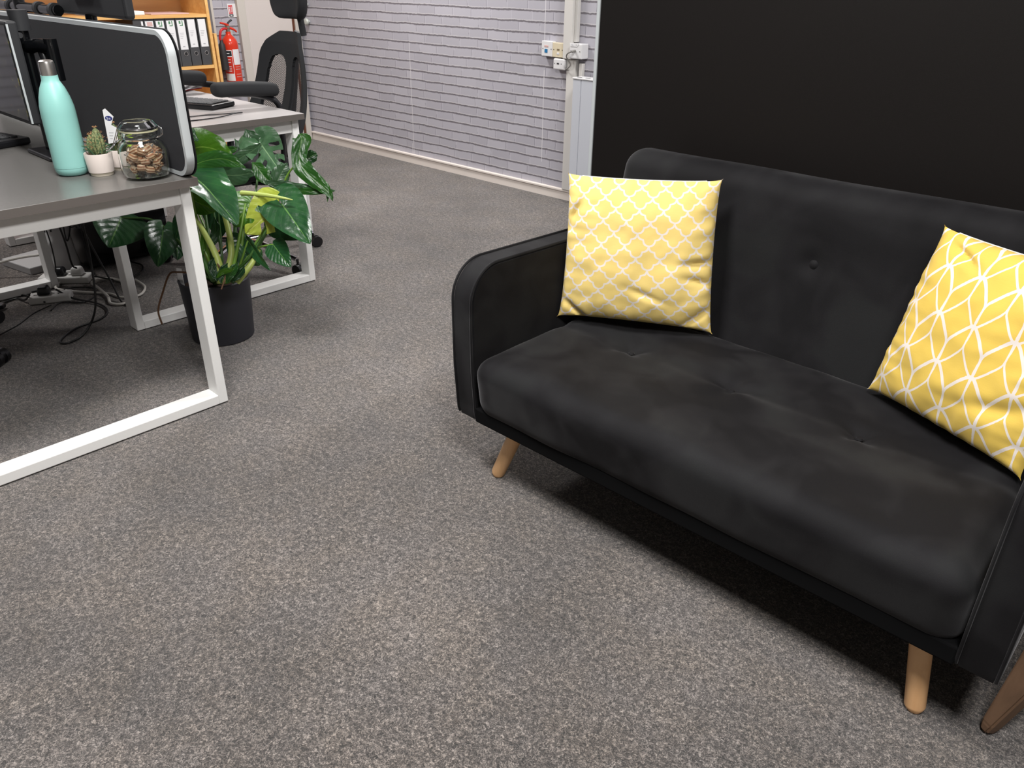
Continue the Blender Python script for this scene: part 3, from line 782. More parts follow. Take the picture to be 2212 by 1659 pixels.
# sweets
sw = thing('wrapped_sweet', 'brown striped sweet in a clear twisted wrapper inside the glass jar', 'sweet', (0, 0, 0), 'wrapped sweets in the glass jar')
OFF[sw.name] = Vector()
lathe(b := B(), [(0, -.0125), (.006, -.012), (.0095, -.009), (.0102, -.004), (.0102, .004), (.0095, .009), (.006, .012), (0, .0125)], (0, 0, 0), 16)
xform(b, Matrix.Diagonal((1, 1, 1, 1))); obj('candy', b, 'sweet_striped', sw)
b = B()
for sgn in (1, -1):
    rings = []
    for i, (z_, r_) in enumerate(((.0118, .0022), (.0135, .0030), (.0165, .0065), (.0195, .0085))):
        rings.append([b.verts.new((r_*math.cos(2*PI*k/14)*(1+.25*(k % 2)*i/3), r_*math.sin(2*PI*k/14)*(1+.25*(k % 2)*i/3)*.6, sgn*(z_+(.001*(k % 2)*i)))) for k in range(14)])
    for p, q in zip(rings, rings[1:]):
        for k in range(14): b.faces.new((p[k], p[(k+1) % 14], q[(k+1) % 14], q[k]))
obj('wrapper_twist', b, 'wrapper_clear', sw)
random.seed(11); placed = []
def try_sweets(n):
    k = 0; tries = 0
    while k < n and tries < 20000:
        tries += 1
        a = random.uniform(0, 2*PI); z_ = .0175 + (k/n)*.060 + random.uniform(-.004, .004)
        rmax = .040 if z_ < .07 else .036
        r_ = rmax*math.sqrt(random.random()) if random.random() < .35 else rmax*random.uniform(.75, 1)
        p = jc+Vector((r_*math.cos(a), r_*math.sin(a), z_))
        if any((p-q).length < .0168 for q in placed): continue
        placed.append(p); k += 1
try_sweets(44)
for i, p in enumerate(placed):
    a = math.atan2(p.y-jc.y, p.x-jc.x)
    rot = (PI/2+random.uniform(-.5, .5), random.uniform(-.4, .4), a+random.uniform(-.5, .5))
    if i == 0: sw.location = p; sw.rotation_euler = rot
    else: dup(sw, p, rot)

# monitor on the near desk (left edge of the photo)
t = thing('computer_monitor', 'black monitor on the near desk cut off by the left edge of the photo', 'monitor', (-2.90, .78, DT))
obj('screen_housing', bx(-3.20, -2.672, .762, .792, .835, 1.116, .006), 'plastic_matt', t, False)
obj('display', bx(-3.188, -2.682, .7605, .7622, .848, 1.105), 'display', t, False)
obj('bezel_edge', bx(-2.6722, -2.6705, .7625, .768, .84, 1.108), 'silver_trim', t, False, 'thin silver edge line')
box(b := B(), -2.98, -2.86, .793, .82, .90, 1.0, .004); obj('mount_plate', b, 'plastic_black', t, False)
t2 = thing('monitor_arm', 'glossy black monitor arm clamped to the near desk behind the bottle', 'monitor arm', (-2.767, .821, DT))
OFF[t2.name] = Vector((-2.73, .86, DT))
tube(b := B(), [(-2.745, .872, DT), (-2.745, .872, 1.13)], .017, 20); obj('pole', b, 'plastic_gloss', t2)
tube(b := B(), [(-2.745, .872, 1.085), (-2.745, .872, 1.14)], .026, 20); obj('pole_cap', b, 'plastic_matt', t2)
box(b := B(), -2.80, -2.60, .815, .93, DT, DT+.012, .005); obj('foot_plate', b, 'plastic_black', t2, False)
tube(b := B(), [(-2.78, .845, 1.075), (-2.70, .85, 1.075)], .004, 8); tube(b, [(-2.785, .845, 1.075), (-2.778, .845, 1.075)], .008, 8); tube(b, [(-2.702, .85, 1.075), (-2.694, .85, 1.075)], .008, 8); obj('clamp_bolt', b, 'chrome', t2)
b = B(); tube(b, [(-2.745, .872, 1.04), (-2.69, .90, 1.045), (-2.66, .915, 1.04)], .020, 14, 3); tube(b, [(-2.66, .915, 1.065), (-2.66, .915, .95)], .018, 14)
tube(b, [(-2.745, .86, 1.03), (-2.86, .835, 1.0), (-2.92, .82, .95)], .016, 12, 3)
obj('joint_arm', b, 'plastic_gloss', t2)
tube(b := B(), [(-2.71, .895, 1.06), (-2.69, .90, .99), (-2.70, .90, .86), (-2.72, .895, .80)], .012, 10, 4); obj('gas_strut', b, 'plastic_black', t2)
# keyboard stand / bag
t = thing('keyboard', 'thick black keyboard on the near desk at the left edge of the photo', 'keyboard', (-3.05, .72, DT))
Mk = Matrix.Translation((-3.135, .715, DT)) @ Matrix.Rotation(math.radians(14), 4, 'Z')
obj('case', xform(bx(-.22, .19, -.075, .075, 0, .024, .008), Mk), 'plastic_black', t, False)
b = B()
for i in range(15):
    for j in range(4): box(b, -.205+i*.025, -.184+i*.025, -.06+j*.028, -.036+j*.028, .022, .029, .002, 1)
obj('keys', xform(b, Mk), 'plastic_matt', t, False)
tag(obj('red_button', xform(lathe(B(), [(0, 0), (.012, 0), (.013, .012), (.008, .02), (0, .022)], seg=18), Matrix.Translation((-3.02, .905, .7325))), 'red_print'), 'small red object on the near desk beside the monitor base', 'toy')

# ------------------------------------------------------------------ far monitor
t = thing('computer_monitor', 'dark monitor seen from behind above the desk screen', 'monitor', (-3.3, 1.25, DT))
obj('screen_housing', bx(-3.60, -2.975, 1.225, 1.26, 1.093, 1.43, .012, 3), 'plastic_matt', t, False)
obj('rear_bulge', bx(-3.42, -3.20, 1.20, 1.224, 1.16, 1.33, .010, 3), 'plastic_black', t, False)
tube(b := B(), [(-3.31, 1.235, DT+.012), (-3.31, 1.235, 1.10)], .02, 16); obj('stand', b, 'plastic_gloss', t)
obj('stand_foot', bx(-3.42, -3.20, 1.15, 1.32, DT, DT+.012, .004), 'plastic_black', t, False)
obj('display', bx(-3.61, -3.01, 1.2601, 1.2615, 1.09, 1.42), 'plastic_gloss', t, False)
t = thing('monitor_arm', 'horizontal glossy black monitor bar above the desk screen, far left', 'monitor arm', (-3.75, 1.2, DT))
tube(b := B(), [(-4.4, 1.20, 1.105), (-3.52, 1.20, 1.105)], .019, 18); obj('cross_bar', b, 'plastic_gloss', t)
tube(b := B(), [(-3.95, 1.20, DT), (-3.95, 1.20, 1.35)], .022, 18); obj('pole', b, 'plastic_black', t)
for xx in (-4.05, -3.72, -3.56): obj('clamp_ring', tube(B(), [(xx-.014, 1.20, 1.105), (xx+.014, 1.20, 1.105)], .026, 16), 'plastic_matt', t)
obj('foot_plate', bx(-4.02, -3.88, 1.13, 1.27, DT, DT+.01, .003), 'plastic_black', t, False)

# far desk keyboard, mouse, papers, cable, cards
t = thing('keyboard', 'black keyboard with grey keys on the far desk', 'keyboard', (-3.42, 1.60, DT))
Mk = Matrix.Translation((-3.455, 1.585, DT)) @ Matrix.Rotation(math.radians(24), 4, 'Z')
obj('case', xform(bx(-.22, .22, -.075, .075, 0, .020, .006), Mk), 'plastic_black', t, False)
b = B()
for i in range(16):
    for j in range(5): box(b, -.205+i*.0255, -.184+i*.0255, -.055+j*.024, -.035+j*.024, .019, .025, .002, 1)
obj('keys', xform(b, Mk), 'key_grey', t, False)
t = thing('computer_mouse', 'small black mouse on the far desk beside the screen edge', 'mouse', (-3.80, 1.66, DT))
b = B(); bmesh.ops.create_uvsphere(b, u_segments=20, v_segments=12, radius=1); xform(b, Matrix.Translation((-3.80, 1.66, DT+.004)) @ Matrix.Rotation(.5, 4, 'Z') @ Matrix.Diagonal((.055, .032, .032, 1)))
for v in b.verts: v.co.z = max(v.co.z, DT)
obj('shell', b, 'plastic_black', t)
random.seed(4)
for k in range(14):
    a = random.uniform(.2, .8); cx, cy = -4.02+random.uniform(-.02, .02), 1.68+random.uniform(-.02, .02)
    b = bx(-.105, .105, -.148, .148, 0, .0045, .001, 1)
    if k > 50:
        for v in b.verts: v.co.z += .02*max(0, (v.co.x+.02)/.1)
    xform(b, Matrix.Translation((cx+.09, cy+.055, DT+.0052*k)) @ Matrix.Rotation(a, 4, 'Z'))
    tag(obj('paper_sheaf', b, 'paper' if k else 'red_print', None, False),
        ('red folder at the bottom of the paper pile on the far desk' if k == 0 else 'sheaf of white papers in the untidy pile on the far desk'), 'paper', 'papers piled on the far desk' if k else None)
t = thing('cable', 'thin black cable looping across the pale top of the far desk', 'cable', (-3.06, 1.40, DT))
tube(b := B(), [(-3.16, 1.33, DT+.003), (-3.13, 1.42, DT+.003), (-3.12, 1.52, DT+.003), (-3.09, 1.60, DT+.004), (-3.075, 1.655, DT+.004), (-3.06, 1.62, DT+.007), (-3.035, 1.54, DT+.004), (-3.03, 1.45, DT+.003), (-3.045, 1.36, DT+.003), (-3.10, 1.28, DT+.003)], .0024, 6, 6)
obj('cord', b, 'plastic_black', t)
b = B(); tube(b, [(-3.045, 1.36, DT+.005), (-3.075, 1.325, DT+.005)], .006, 8); obj('connector', b, 'plastic_black', t)
tag(obj('adaptor', xform(bx(-.035, .035, -.022, .022, 0, .02, .004), Matrix.Translation((-3.04, 1.255, DT)) @ Matrix.Rotation(.5, 4, 'Z')), 'plastic_white', None, False), 'small white adaptor on the far desk beside the screen edge', 'adaptor')

# ------------------------------------------------------------------ office chairs
def make_chair(label):
    """local: faces +Y, origin on the floor under the gas lift"""
    t = thing('office_chair', label, 'chair', (0, 0, 0), 'mesh backed office chairs')
    lathe(b := B(), [(0, .06), (.030, .06), (.034, .075), (.030, .12), (.022, .125), (.022, .27), (.015, .27), (.015, .40), (0, .40)], seg=24); obj('gas_lift', b, 'chrome', t)
    for k in range(5):
        a = 2*PI*k/5 + math.radians(53); d_ = Vector((math.cos(a), math.sin(a), 0))
        tube(b := B(), [d_*.02+Vector((0, 0, .105)), d_*.14+Vector((0, 0, .105)), d_*.29+Vector((0, 0, .082)), d_*.36+Vector((0, 0, .074))], lambda q: .021-.007*q, 12, 4, flat=.7)
        arm = obj('base_arm', b, 'chrome', t)
        c0 = d_*.36; s_ = Vector((-d_.y, d_.x, 0)); b = B()
        tube(b, [c0+Vector((0, 0, .045)), c0+Vector((0, 0, .075))], .006, 8)
        for sg in (-1, 1): tube(b, [c0+d_*.012+s_*sg*.008+Vector((0, 0, .0275)), c0+d_*.012+s_*sg*.027+Vector((0, 0, .0275))], .027, 20)
        tube(b, [c0+d_*.012-s_*.009+Vector((0, 0, .034)), c0+d_*.012+s_*.009+Vector((0, 0, .034))], .024, 16)
        obj('castor', b, 'plastic_black', t)
    obj('mechanism', bx(-.09, .09, -.10, .10, .375, .42, .01), 'plastic_black', t, False)
    def seatfn(p, u):
        if p.z > .46: p.z -= .012*math.exp(-((p.x)**2+(p.y)**2)/.03)
        if p.y > .15: p.z -= .9*(p.y-.15)**2
        return p
    obj('seat', softbox(-.25, .25, -.22, .27, .42, .50, .035, 20, 20, 6, seatfn), 'chair_fabric', t)
    # curved back : frame band + mesh infill + spine
    def backpt(u, v, off=0.):      # u -1..1 , v 0..1
        hw = (.292 - .150*max(0, v-.25)**1.25) * (1 - .9*max(0, .18-v)); z = .50+.50*v
        y = -.262 - .150*v - .030*math.sin(PI*min(1, v*1.1)) + .055*u*u
        return Vector((hw*u+.062, y-off, z))
    def panel(region, off, th, nu=72, nv=96, keep=True):
        bm = B(); uvl = bm.loops.layers.uv.new('UVMap'); g = {}; 
        for i in range(nu+1):
            for j in range(nv+1):
                u = -1+2*i/nu; v = j/nv
                # rounded top/bottom corners
                r_ = 1-max(0, (v-.74)/.26)**3.2*.52 - max(0, (.12-v)/.12)**2*.2
                g[i, j] = bm.verts.new(backpt(u*r_, v, off)), u, v
        for i in range(nu):
            for j in range(nv):
                u = -1+2*(i+.5)/nu; v = (j+.5)/nv
                if region(u, v):
                    f_ = bm.faces.new([g[q][0] for q in ((i, j), (i+1, j), (i+1, j+1), (i, j+1))])
                    for lp, q in zip(f_.loops, ((i, j), (i+1, j), (i+1, j+1), (i, j+1))): lp[uvl].uv = (g[q][1]*.23, g[q][2]*.52)
        for v_ in [v_ for v_ in bm.verts if not v_.link_faces]: bm.verts.remove(v_)
        bd_ = [v_ for v_ in bm.verts if v_.is_boundary]
        for _ in range(3): bmesh.ops.smooth_vert(bm, verts=bd_, factor=.5, use_axis_x=True, use_axis_y=True, use_axis_z=True)
        if th:
            bmesh.ops.solidify(bm, geom=bm.faces[:], thickness=th)
        return bm
    def hole(u, v): return (abs(abs(u)-.42)/.30)**3.5+(abs(v-.50)/.29)**3.5 < 1 and abs(u) > .13
    obj('back_frame', panel(lambda u, v: not hole(u, v), 0, .018), 'chair_fabric', t)
    obj('back_mesh', panel(lambda u, v: (abs(abs(u)-.42)/.34)**3.5+(abs(v-.50)/.32)**3.5 < 1 and abs(u) > .09, -.009, 0), 'chair_mesh', t, True, 'see through black mesh')
    tube(b := B(), [(0, -.10, .40), (.04, -.27, .41), (.065, -.325, .50), (.065, -.375, .72), (.065, -.415, .93), (.05, -.425, 1.0)], .02, 12, 5, flat=.6); obj('back_spine', b, 'plastic_black', t)
    tube(b := B(), [(.015, -.435, .985), (.015, -.425, 1.075)], .016, 12, flat=.6); obj('headrest_stem', b, 'plastic_matt', t)
    def hfn(p, u):
        x = p.x/.135; zz = (p.z-1.14)/.10
        k = 1-.45*max(0, -zz)**2 - .12*max(0, zz)**2
        return Vector((p.x*k*1.1+.012, p.y + .05*x*x, p.z))
    obj('headrest', softbox(-.135, .135, -.440, -.390, 1.055, 1.24, .024, 18, 6, 14, hfn), 'chair_fabric', t)
    for sg in (-1, 1):
        ax_, ay_ = (.025, 0) if sg < 0 else (.055, .085)
        def afn(p, u):
            yy = (p.y+.02)/.15
            return Vector((p.x+ax_, p.y+ay_, p.z-.006*yy*yy+.06*(p.y+.01)))
        obj('armrest', softbox(sg*.275-.042, sg*.275+.042, -.15, .13, .784, .840, .026, 8, 20, 6, afn), 'chair_fabric', t)
        X_ = sg*.276+ax_
        tube(b := B(), [(sg*.17, -.02, .405), (sg*.25, -.09, .42), (X_, -.140, .50), (X_, -.150, .68), (X_, -.140, .750), (X_, -.06+ay_, .784), (X_, .03+ay_, .797)], lambda q: .017, 12, 6, flat=.7)
        obj('arm_support', b, 'plastic_black', t)
    return t
ch = make_chair('black mesh office chair with headrest tucked at the far desk')
ch.location = (-3.425, 1.755, 0); ch.rotation_euler = (0, 0, math.radians(174))
dup(ch, (-3.295, .32, 0), (0, 0, math.radians(-13)), 'office chair under the near desk, only one castor in view')
# slim white tube behind the far desk leg
t = thing('support_post', 'slim round white metal post with a cap beside the far desk leg', 'post', (-3.545, 2.20, 0))
tube(b := B(), [(-3.545, 2.20, .004), (-3.545, 2.20, .58)], .017, 20); obj('tube', b, 'white_metal', t)
lathe(b := B(), [(0, .595), (.010, .594), (.0175, .588), (.0175, .578), (0, .578)], (-3.545, 2.20, 0), 20); obj('cap', b, 'plastic_white', t)
lathe(b := B(), [(0, .0), (.024, .0), (.024, .004), (.018, .012), (0, .012)], (-3.545, 2.20, 0), 20); obj('foot', b, 'plastic_black', t)

# ------------------------------------------------------------------ under the desk
t = thing('computer_tower', 'black computer tower on the carpet under the far desk', 'computer', (-3.95, 1.34, 0))
obj('case', bx(-4.15, -3.79, 1.165, 1.56, .012, .46, .006), 'plastic_black', t, False)
obj('front_panel', bx(-3.789, -3.782, 1.17, 1.555, .02, .45, .002), 'plastic_gloss', t, False)
for x_ in (-4.12, -3.83):
    for y_ in (1.20, 1.52): obj('foot', tube(B(), [(x_, y_, 0), (x_, y_, .013)], .014, 10), 'plastic_black', t)
tag(obj('carrier_bag', softbox(-3.96, -3.82, 1.03, 1.145, 0.0, .36, .04, 14, 14, 18, lambda p, u: p+Vector((nz(p, 16)*.018, nz(p, 16, 3)*.018, nz(p, 12, 5)*.014 if p.z > .05 else 0))), 'paper_grey'), 'crumpled pale grey carrier bag beside the black computer tower', 'bag')
tag(obj('flat_box', xform(bx(-.14, .10, -.09, .08, 0, .035, .004), Matrix.Translation((-4.03, 1.02, 0)) @ Matrix.Rotation(.2, 4, 'Z')), 'paper_grey', None, False), 'low pale box on the carpet behind the cables', 'box')
def strip(label, c, ang, n, mat='plastic_white'):
    t = thing('power_strip', label, 'power strip', c, 'white power strips under the near desk')
    M_ = Matrix.Translation(c) @ Matrix.Rotation(ang, 4, 'Z')
    L_ = .05+.055*n
    obj('housing', xform(bx(-L_/2, L_/2, -.035, .035, .0, .032, .007, 3), M_), mat, t, False)
    for k in range(n):
        b = B(); x_ = -L_/2+.05+.055*k
        for dx_, dy_, w_ in ((-.012, 0, .004), (.008, -.010, .003), (.008, .010, .003)): box(b, x_+dx_-w_, x_+dx_+w_, dy_-.003, dy_+.003, .0318, .0326)
        obj('socket_hole', xform(b, M_), 'dark_slot', t, False)
    return M_
M1 = strip('white power strip with a black plug, nearest on the carpet', (-3.525, .905, 0), math.radians(62), 2)
M2 = strip('white power strip further back among the cables', (-3.72, 1.035, 0), math.radians(50), 3)
def plug(label, M_, x_, mat):
    t = thing('mains_plug', label, 'plug', (M_ @ Vector((x_, 0, .033))), 'plugs in the power strips')
    b = softbox(-.026, .026, -.026, .026, 0, .036, .010, 8, 8, 6, lambda p, u: Vector((p.x*(1-.25*u[2]), p.y*(1-.25*u[2]), p.z)))
    obj('body', xform(b, M_ @ Matrix.Translation((x_, 0, .0335))), mat, t)
    tube(b := B(), [Vector((x_-.02, 0, .05)), Vector((x_-.045, 0, .046))], .006, 8); obj('cord_grip', xform(b, M_), mat, t)
plug('large black mains plug in the nearest power strip', M1, -.02, 'plastic_black')
plug('black mains plug in the power strip further back', M2, -.02, 'plastic_black')
plug('white mains plug in the power strip further back', M2, .055, 'plastic_white')
def cable(label, P, r=.0036, mat='cable_black', group='tangled black cables under the near desk', sm=8):
    b = tube(B(), P, r, 7, sm); o = obj('cable', b, mat); return tag(o, label, 'cable', group)
cable('black cable hanging in a long loop down to the carpet', [(-3.02, .93, .66), (-3.05, .95, .45), (-3.10, .96, .25), (-3.08, .93, .09), (-3.04, .86, .02), (-3.02, .79, .006), (-3.06, .775, .005), (-3.14, .86, .005), (-3.17, .97, .006), (-3.24, 1.02, .006), (-3.34, 1.02, .008), (-3.46, .965, .014), (-3.52, .93, .045)], .0042)
cable('black cable slanting down behind the hanging loop', [(-3.58, 1.03, .62), (-3.50, 1.06, .40), (-3.42, 1.08, .22), (-3.36, 1.10, .08), (-3.30, 1.10, .01), (-3.24, 1.10, .006)], .004)
cable('black cable dropping straight onto the power strip', [(-3.60, 1.0, .62), (-3.62, 1.02, .40), (-3.62, 1.04, .22), (-3.64, 1.05, .10), (-3.66, 1.07, .07)], .004)
cable('thin black cable hanging beside the far end leg of the near desk', [(-3.70, .98, .60), (-3.70, .99, .38), (-3.68, 1.0, .22), (-3.66, .99, .10), (-3.70, .98, .02), (-3.75, 1.0, .006)], .0028)
cable('black cable lying in an arc on the carpet left of the power strip', [(-3.53, .83, .045), (-3.58, .82, .012), (-3.64, .80, .006), (-3.60, .72, .006), (-3.50, .68, .006), (-3.42, .66, .006), (-3.36, .60, .006)], .004)
cable('black cable crossing the carpet in front of the desk leg', [(-3.50, .87, .01), (-3.62, .86, .006), (-3.70, .80, .006), (-3.74, .70, .006), (-3.66, .62, .006), (-3.50, .58, .006)], .004)
cable('thin black cable lying nearest the camera under the desk', [(-3.46, .88, .006), (-3.42, .80, .004), (-3.34, .72, .004), (-3.28, .63, .004), (-3.24, .55, .004)], .0024)
cable('black cable sloping across the opening behind the desk leg', [(-3.80, .84, .55), (-3.86, .78, .40), (-3.92, .70, .22), (-3.96, .62, .08), (-3.98, .55, .006)], .0045)
for k in range(6):
    random.seed(30+k); y_ = .98+.02*k
    P = [(-3.74+.03*k, y_, .62), (-3.74+.035*k+random.uniform(-.02, .02), y_+.02, .45), (-3.72+.03*k+random.uniform(-.03, .03), y_+random.uniform(0, .05), .30), (-3.72+.02*k, y_+.02, .22+random.uniform(-.05, .05)), (-3.76+.03*k, y_+.03, .34)]
    cable('black cable in the bundle hanging under the back of the near desk', P, .0032, group='bundle of cables hanging under the near desk')
tag(obj('cable', tube(B(), [(-3.74, .93, .006), (-3.66, 1.10, .01), (-3.56, 1.20, .008), (-3.46, 1.22, .008), (-3.32, 1.16, .008), (-3.26, 1.10, .008), (-3.30, 1.06, .008), (-3.38, 1.08, .012), (-3.50, 1.09, .014), (-3.60, 1.10, .012), (-3.60, 1.17, .012), (-3.48, 1.20, .016), (-3.38, 1.17, .016)], .006, 8, 8), 'cable_white'), 'thick white cable coiled on the carpet behind the power strips', 'cable')
tag(obj('cable', tube(B(), [(-3.86, 1.02, .10), (-3.92, .92, .09), (-4.0, .80, .06), (-4.02, .66, .05), (-3.98, .50, .05)], .006, 8, 8), 'cable_white'), 'white cable running left behind the far leg of the near desk', 'cable')
b = B(); tube(b, [(-3.70, 1.02, .31), (-3.66, 1.06, .30)], .016, 10); tag(obj('cable_connector', b, 'plug_blue'), 'blue cable connector hanging left in the bundle', 'connector', 'blue connectors in the cable bundle')
b = B(); tube(b, [(-3.62, 1.06, .29), (-3.57, 1.12, .30)], .016, 10); tag(obj('cable_connector', b, 'plug_blue'), 'blue cable connector hanging right in the bundle', 'connector', 'blue connectors in the cable bundle')
cable('thin black cable snaking between the two power strips', [(-3.56, .96, .02), (-3.60, 1.02, .008), (-3.54, 1.08, .006), (-3.44, 1.05, .006), (-3.40, .98, .006), (-3.46, .92, .006), (-3.40, .86, .006)], .003)
cable('thin black cable curling beside the carrier bag', [(-3.66, 1.13, .02), (-3.74, 1.16, .006), (-3.80, 1.10, .006), (-3.76, 1.02, .006), (-3.68, .96, .006), (-3.66, .88, .006)], .003)
cable('black cable running from the power strip under the computer tower', [(-3.62, 1.12, .03), (-3.56, 1.20, .008), (-3.58, 1.30, .006), (-3.68, 1.36, .006), (-3.80, 1.34, .006)], .0038)
tag(obj('cable', tube(B(), [(-3.70, 1.0, .01), (-3.62, .96, .014), (-3.52, 1.02, .010), (-3.42, 1.10, .008), (-3.34, 1.12, .008), (-3.30, 1.18, .012), (-3.38, 1.24, .012), (-3.50, 1.25, .012)], .0052, 8, 8), 'cable_white'), 'white cable looping over the end of the coiled white cable', 'cable')
t = thing('cable_adaptor', 'black inline adaptor lying on the carpet near the left edge', 'adaptor', (-3.58, .70, 0))
obj('body', xform(bx(-.028, .028, -.016, .016, 0, .018, .004), Matrix.Translation((-3.575, .715, .006)) @ Matrix.Rotation(.9, 4, 'Z')), 'plastic_black', t, False)

# ------------------------------------------------------------------ sofa
SX0, SX1 = -1.352, -.03
t = thing('sofa', 'small black velvet sofa with light wooden legs in front of the black partition', 'sofa', (-.69, 1.55, 0))
btn = [(-1.028, 1.555), (-.735, 1.555), (-.428, 1.553)]
def seatfn(p, u):
    top = .395
    if p.z > .30:
        f_ = (p.z-.30)/(top-.30)
        p.z += f_*(.010*math.sin(PI*min(1, max(0, (p.x+1.28)/1.18)))*0 + .008*nz(p, 4.0, 2) + .004*nz(p, 9, 5))
        for bx_, by_ in btn:
            d2 = (p.x-bx_)**2+(p.y-by_)**2; r_ = math.sqrt(d2)
            p.z -= f_*(.013*math.exp(-d2/.0009) + .010*math.exp(-d2/.012))
            an = math.atan2(p.y-by_, p.x-bx_)
            p.z -= f_*.0035*math.exp(-d2/.012)*(math.cos(an*4+bx_*9))
        # pull line between buttons
        p.z -= f_*.006*math.exp(-((p.y-1.555)/.03)**2)
    # front slopes back towards the floor
    if p.y < 1.30: p.y += .030*max(0, (.36-p.z)/.16)*(1.30-p.y)/.10 + .004*nz(p, 6, 9)
    return p
obj('seat_cushion', softbox(-1.281, -.101, 1.200, 1.80, .215, .397, .055, 118, 60, 16, seatfn), 'black_velvet', t)
def tilt(y, z): return y + (z-.39)*.17
bb_ = [(-1.02, .62), (-.717, .622), (-.41, .62)]
def backfn(p, u):
    y_front = p.y < 1.86
    if p.y < 1.84:
        for bx_, bz_ in bb_:
            d2 = (p.x-bx_)**2+(p.z-bz_)**2
            p.y += .016*math.exp(-d2/.0010)+.012*math.exp(-d2/.014)
        p.y += .006*nz(p, 4, 1)+.003*nz(p, 11, 4)+.004*math.sin(p.z*16)
    p.z += .006*nz(p, 3, 8) if p.z > .7 else 0
    # corners of the top are rounded, sides taper very slightly
    return Vector((p.x, tilt(p.y, p.z), p.z))
obj('backrest', softbox(-1.325, -.055, 1.790, 1.905, .25, .815, .048, 110, 12, 56, backfn), 'black_velvet', t)
for bx_, by_ in btn:
    lathe(b := B(), [(0, .004), (.006, .0035), (.0085, 0), (.007, -.003), (0, -.004)], (bx_, by_, .3745), 16); obj('button', b, 'black_velvet', t)
for bx_, bz_ in bb_:
    b = lathe(B(), [(0, .007), (.007, .006), (.012, .002), (.0125, -.001), (.009, -.005), (0, -.006)], (0, 0, 0), 20)
    xform(b, rot_to((0, -1, .17), (bx_, tilt(1.790+.025, bz_), bz_))); obj('button', b, 'black_velvet', t)
simple('black_lining', (10, 10, 11), .95, spec=.1)
obj('base_rail', bx(-1.283, -.099, 1.230, 1.86, .199, .240, .004), 'black_lining', t, False)
def arm(xa, xb):
    prof = []; y0, y1, z0, z1 = 1.222, 1.90, .198, .622; R = .095
    pts = [(y1, z0), (y1, z1-.012)]
    for i in range(13):
        a = PI/2+PI/2*i/12; pts.append((y0+R+R*math.cos(a), z1-R+R*math.sin(a)))
    pts += [(y0, z1-R-.06), (y0+.002, z0+.15), (y0+.012, z0+.02), (y0+.018, z0)]
    b = B(); A = [b.verts.new((xa, y, z)) for y, z in pts]; D = [b.verts.new((xb, y, z)) for y, z in pts]
    b.faces.new(A); b.faces.new(list(reversed(D)))
    n = len(pts)
    for i in range(n): b.faces.new((A[i], D[i], D[(i+1) % n], A[(i+1) % n]))
    bmesh.ops.recalc_face_normals(b, faces=b.faces)
    es = [e for e in b.edges if (e.verts[0] in A) == (e.verts[1] in A) and abs(e.verts[0].co.x-e.verts[1].co.x) < 1e-6]
    bmesh.ops.bevel(b, geom=es, offset=.007, segments=3, affect='EDGES')
    o_ = obj('armrest', b, 'black_velvet', t)
    b = B()
    for x_ in (xa+.003, xb-.003):
        tube(b, [(x_, y-.001 if y < 1.4 else y, z+.001 if z > .5 else z) for y, z in pts[1:-1]+[(y0+.017, z0+.006)]], .0034, 8, 0)
    obj('piping', b, 'black_velvet', o_)
arm(SX0, SX0+.070); arm(SX1-.070, SX1)
def leg(top, foot):
    b = B(); tp, ft = Vector(top), Vector(foot)
    tube(b, [ft, ft+(tp-ft)*.03, ft+(tp-ft)*.06, tp], lambda q: .0135+.0085*q if q > .02 else .0115, 24)
    obj('leg', b, 'beech_leg', t, True, 'tapered light beech leg')
leg((-1.195, 1.325, .205), (-1.270, 1.300, 0)); leg((-.178, 1.330, .205), (-.136, 1.296, 0))
leg((-1.18, 1.72, .205), (-1.25, 1.78, 0)); leg((-.19, 1.72, .205), (-.13, 1.78, 0))

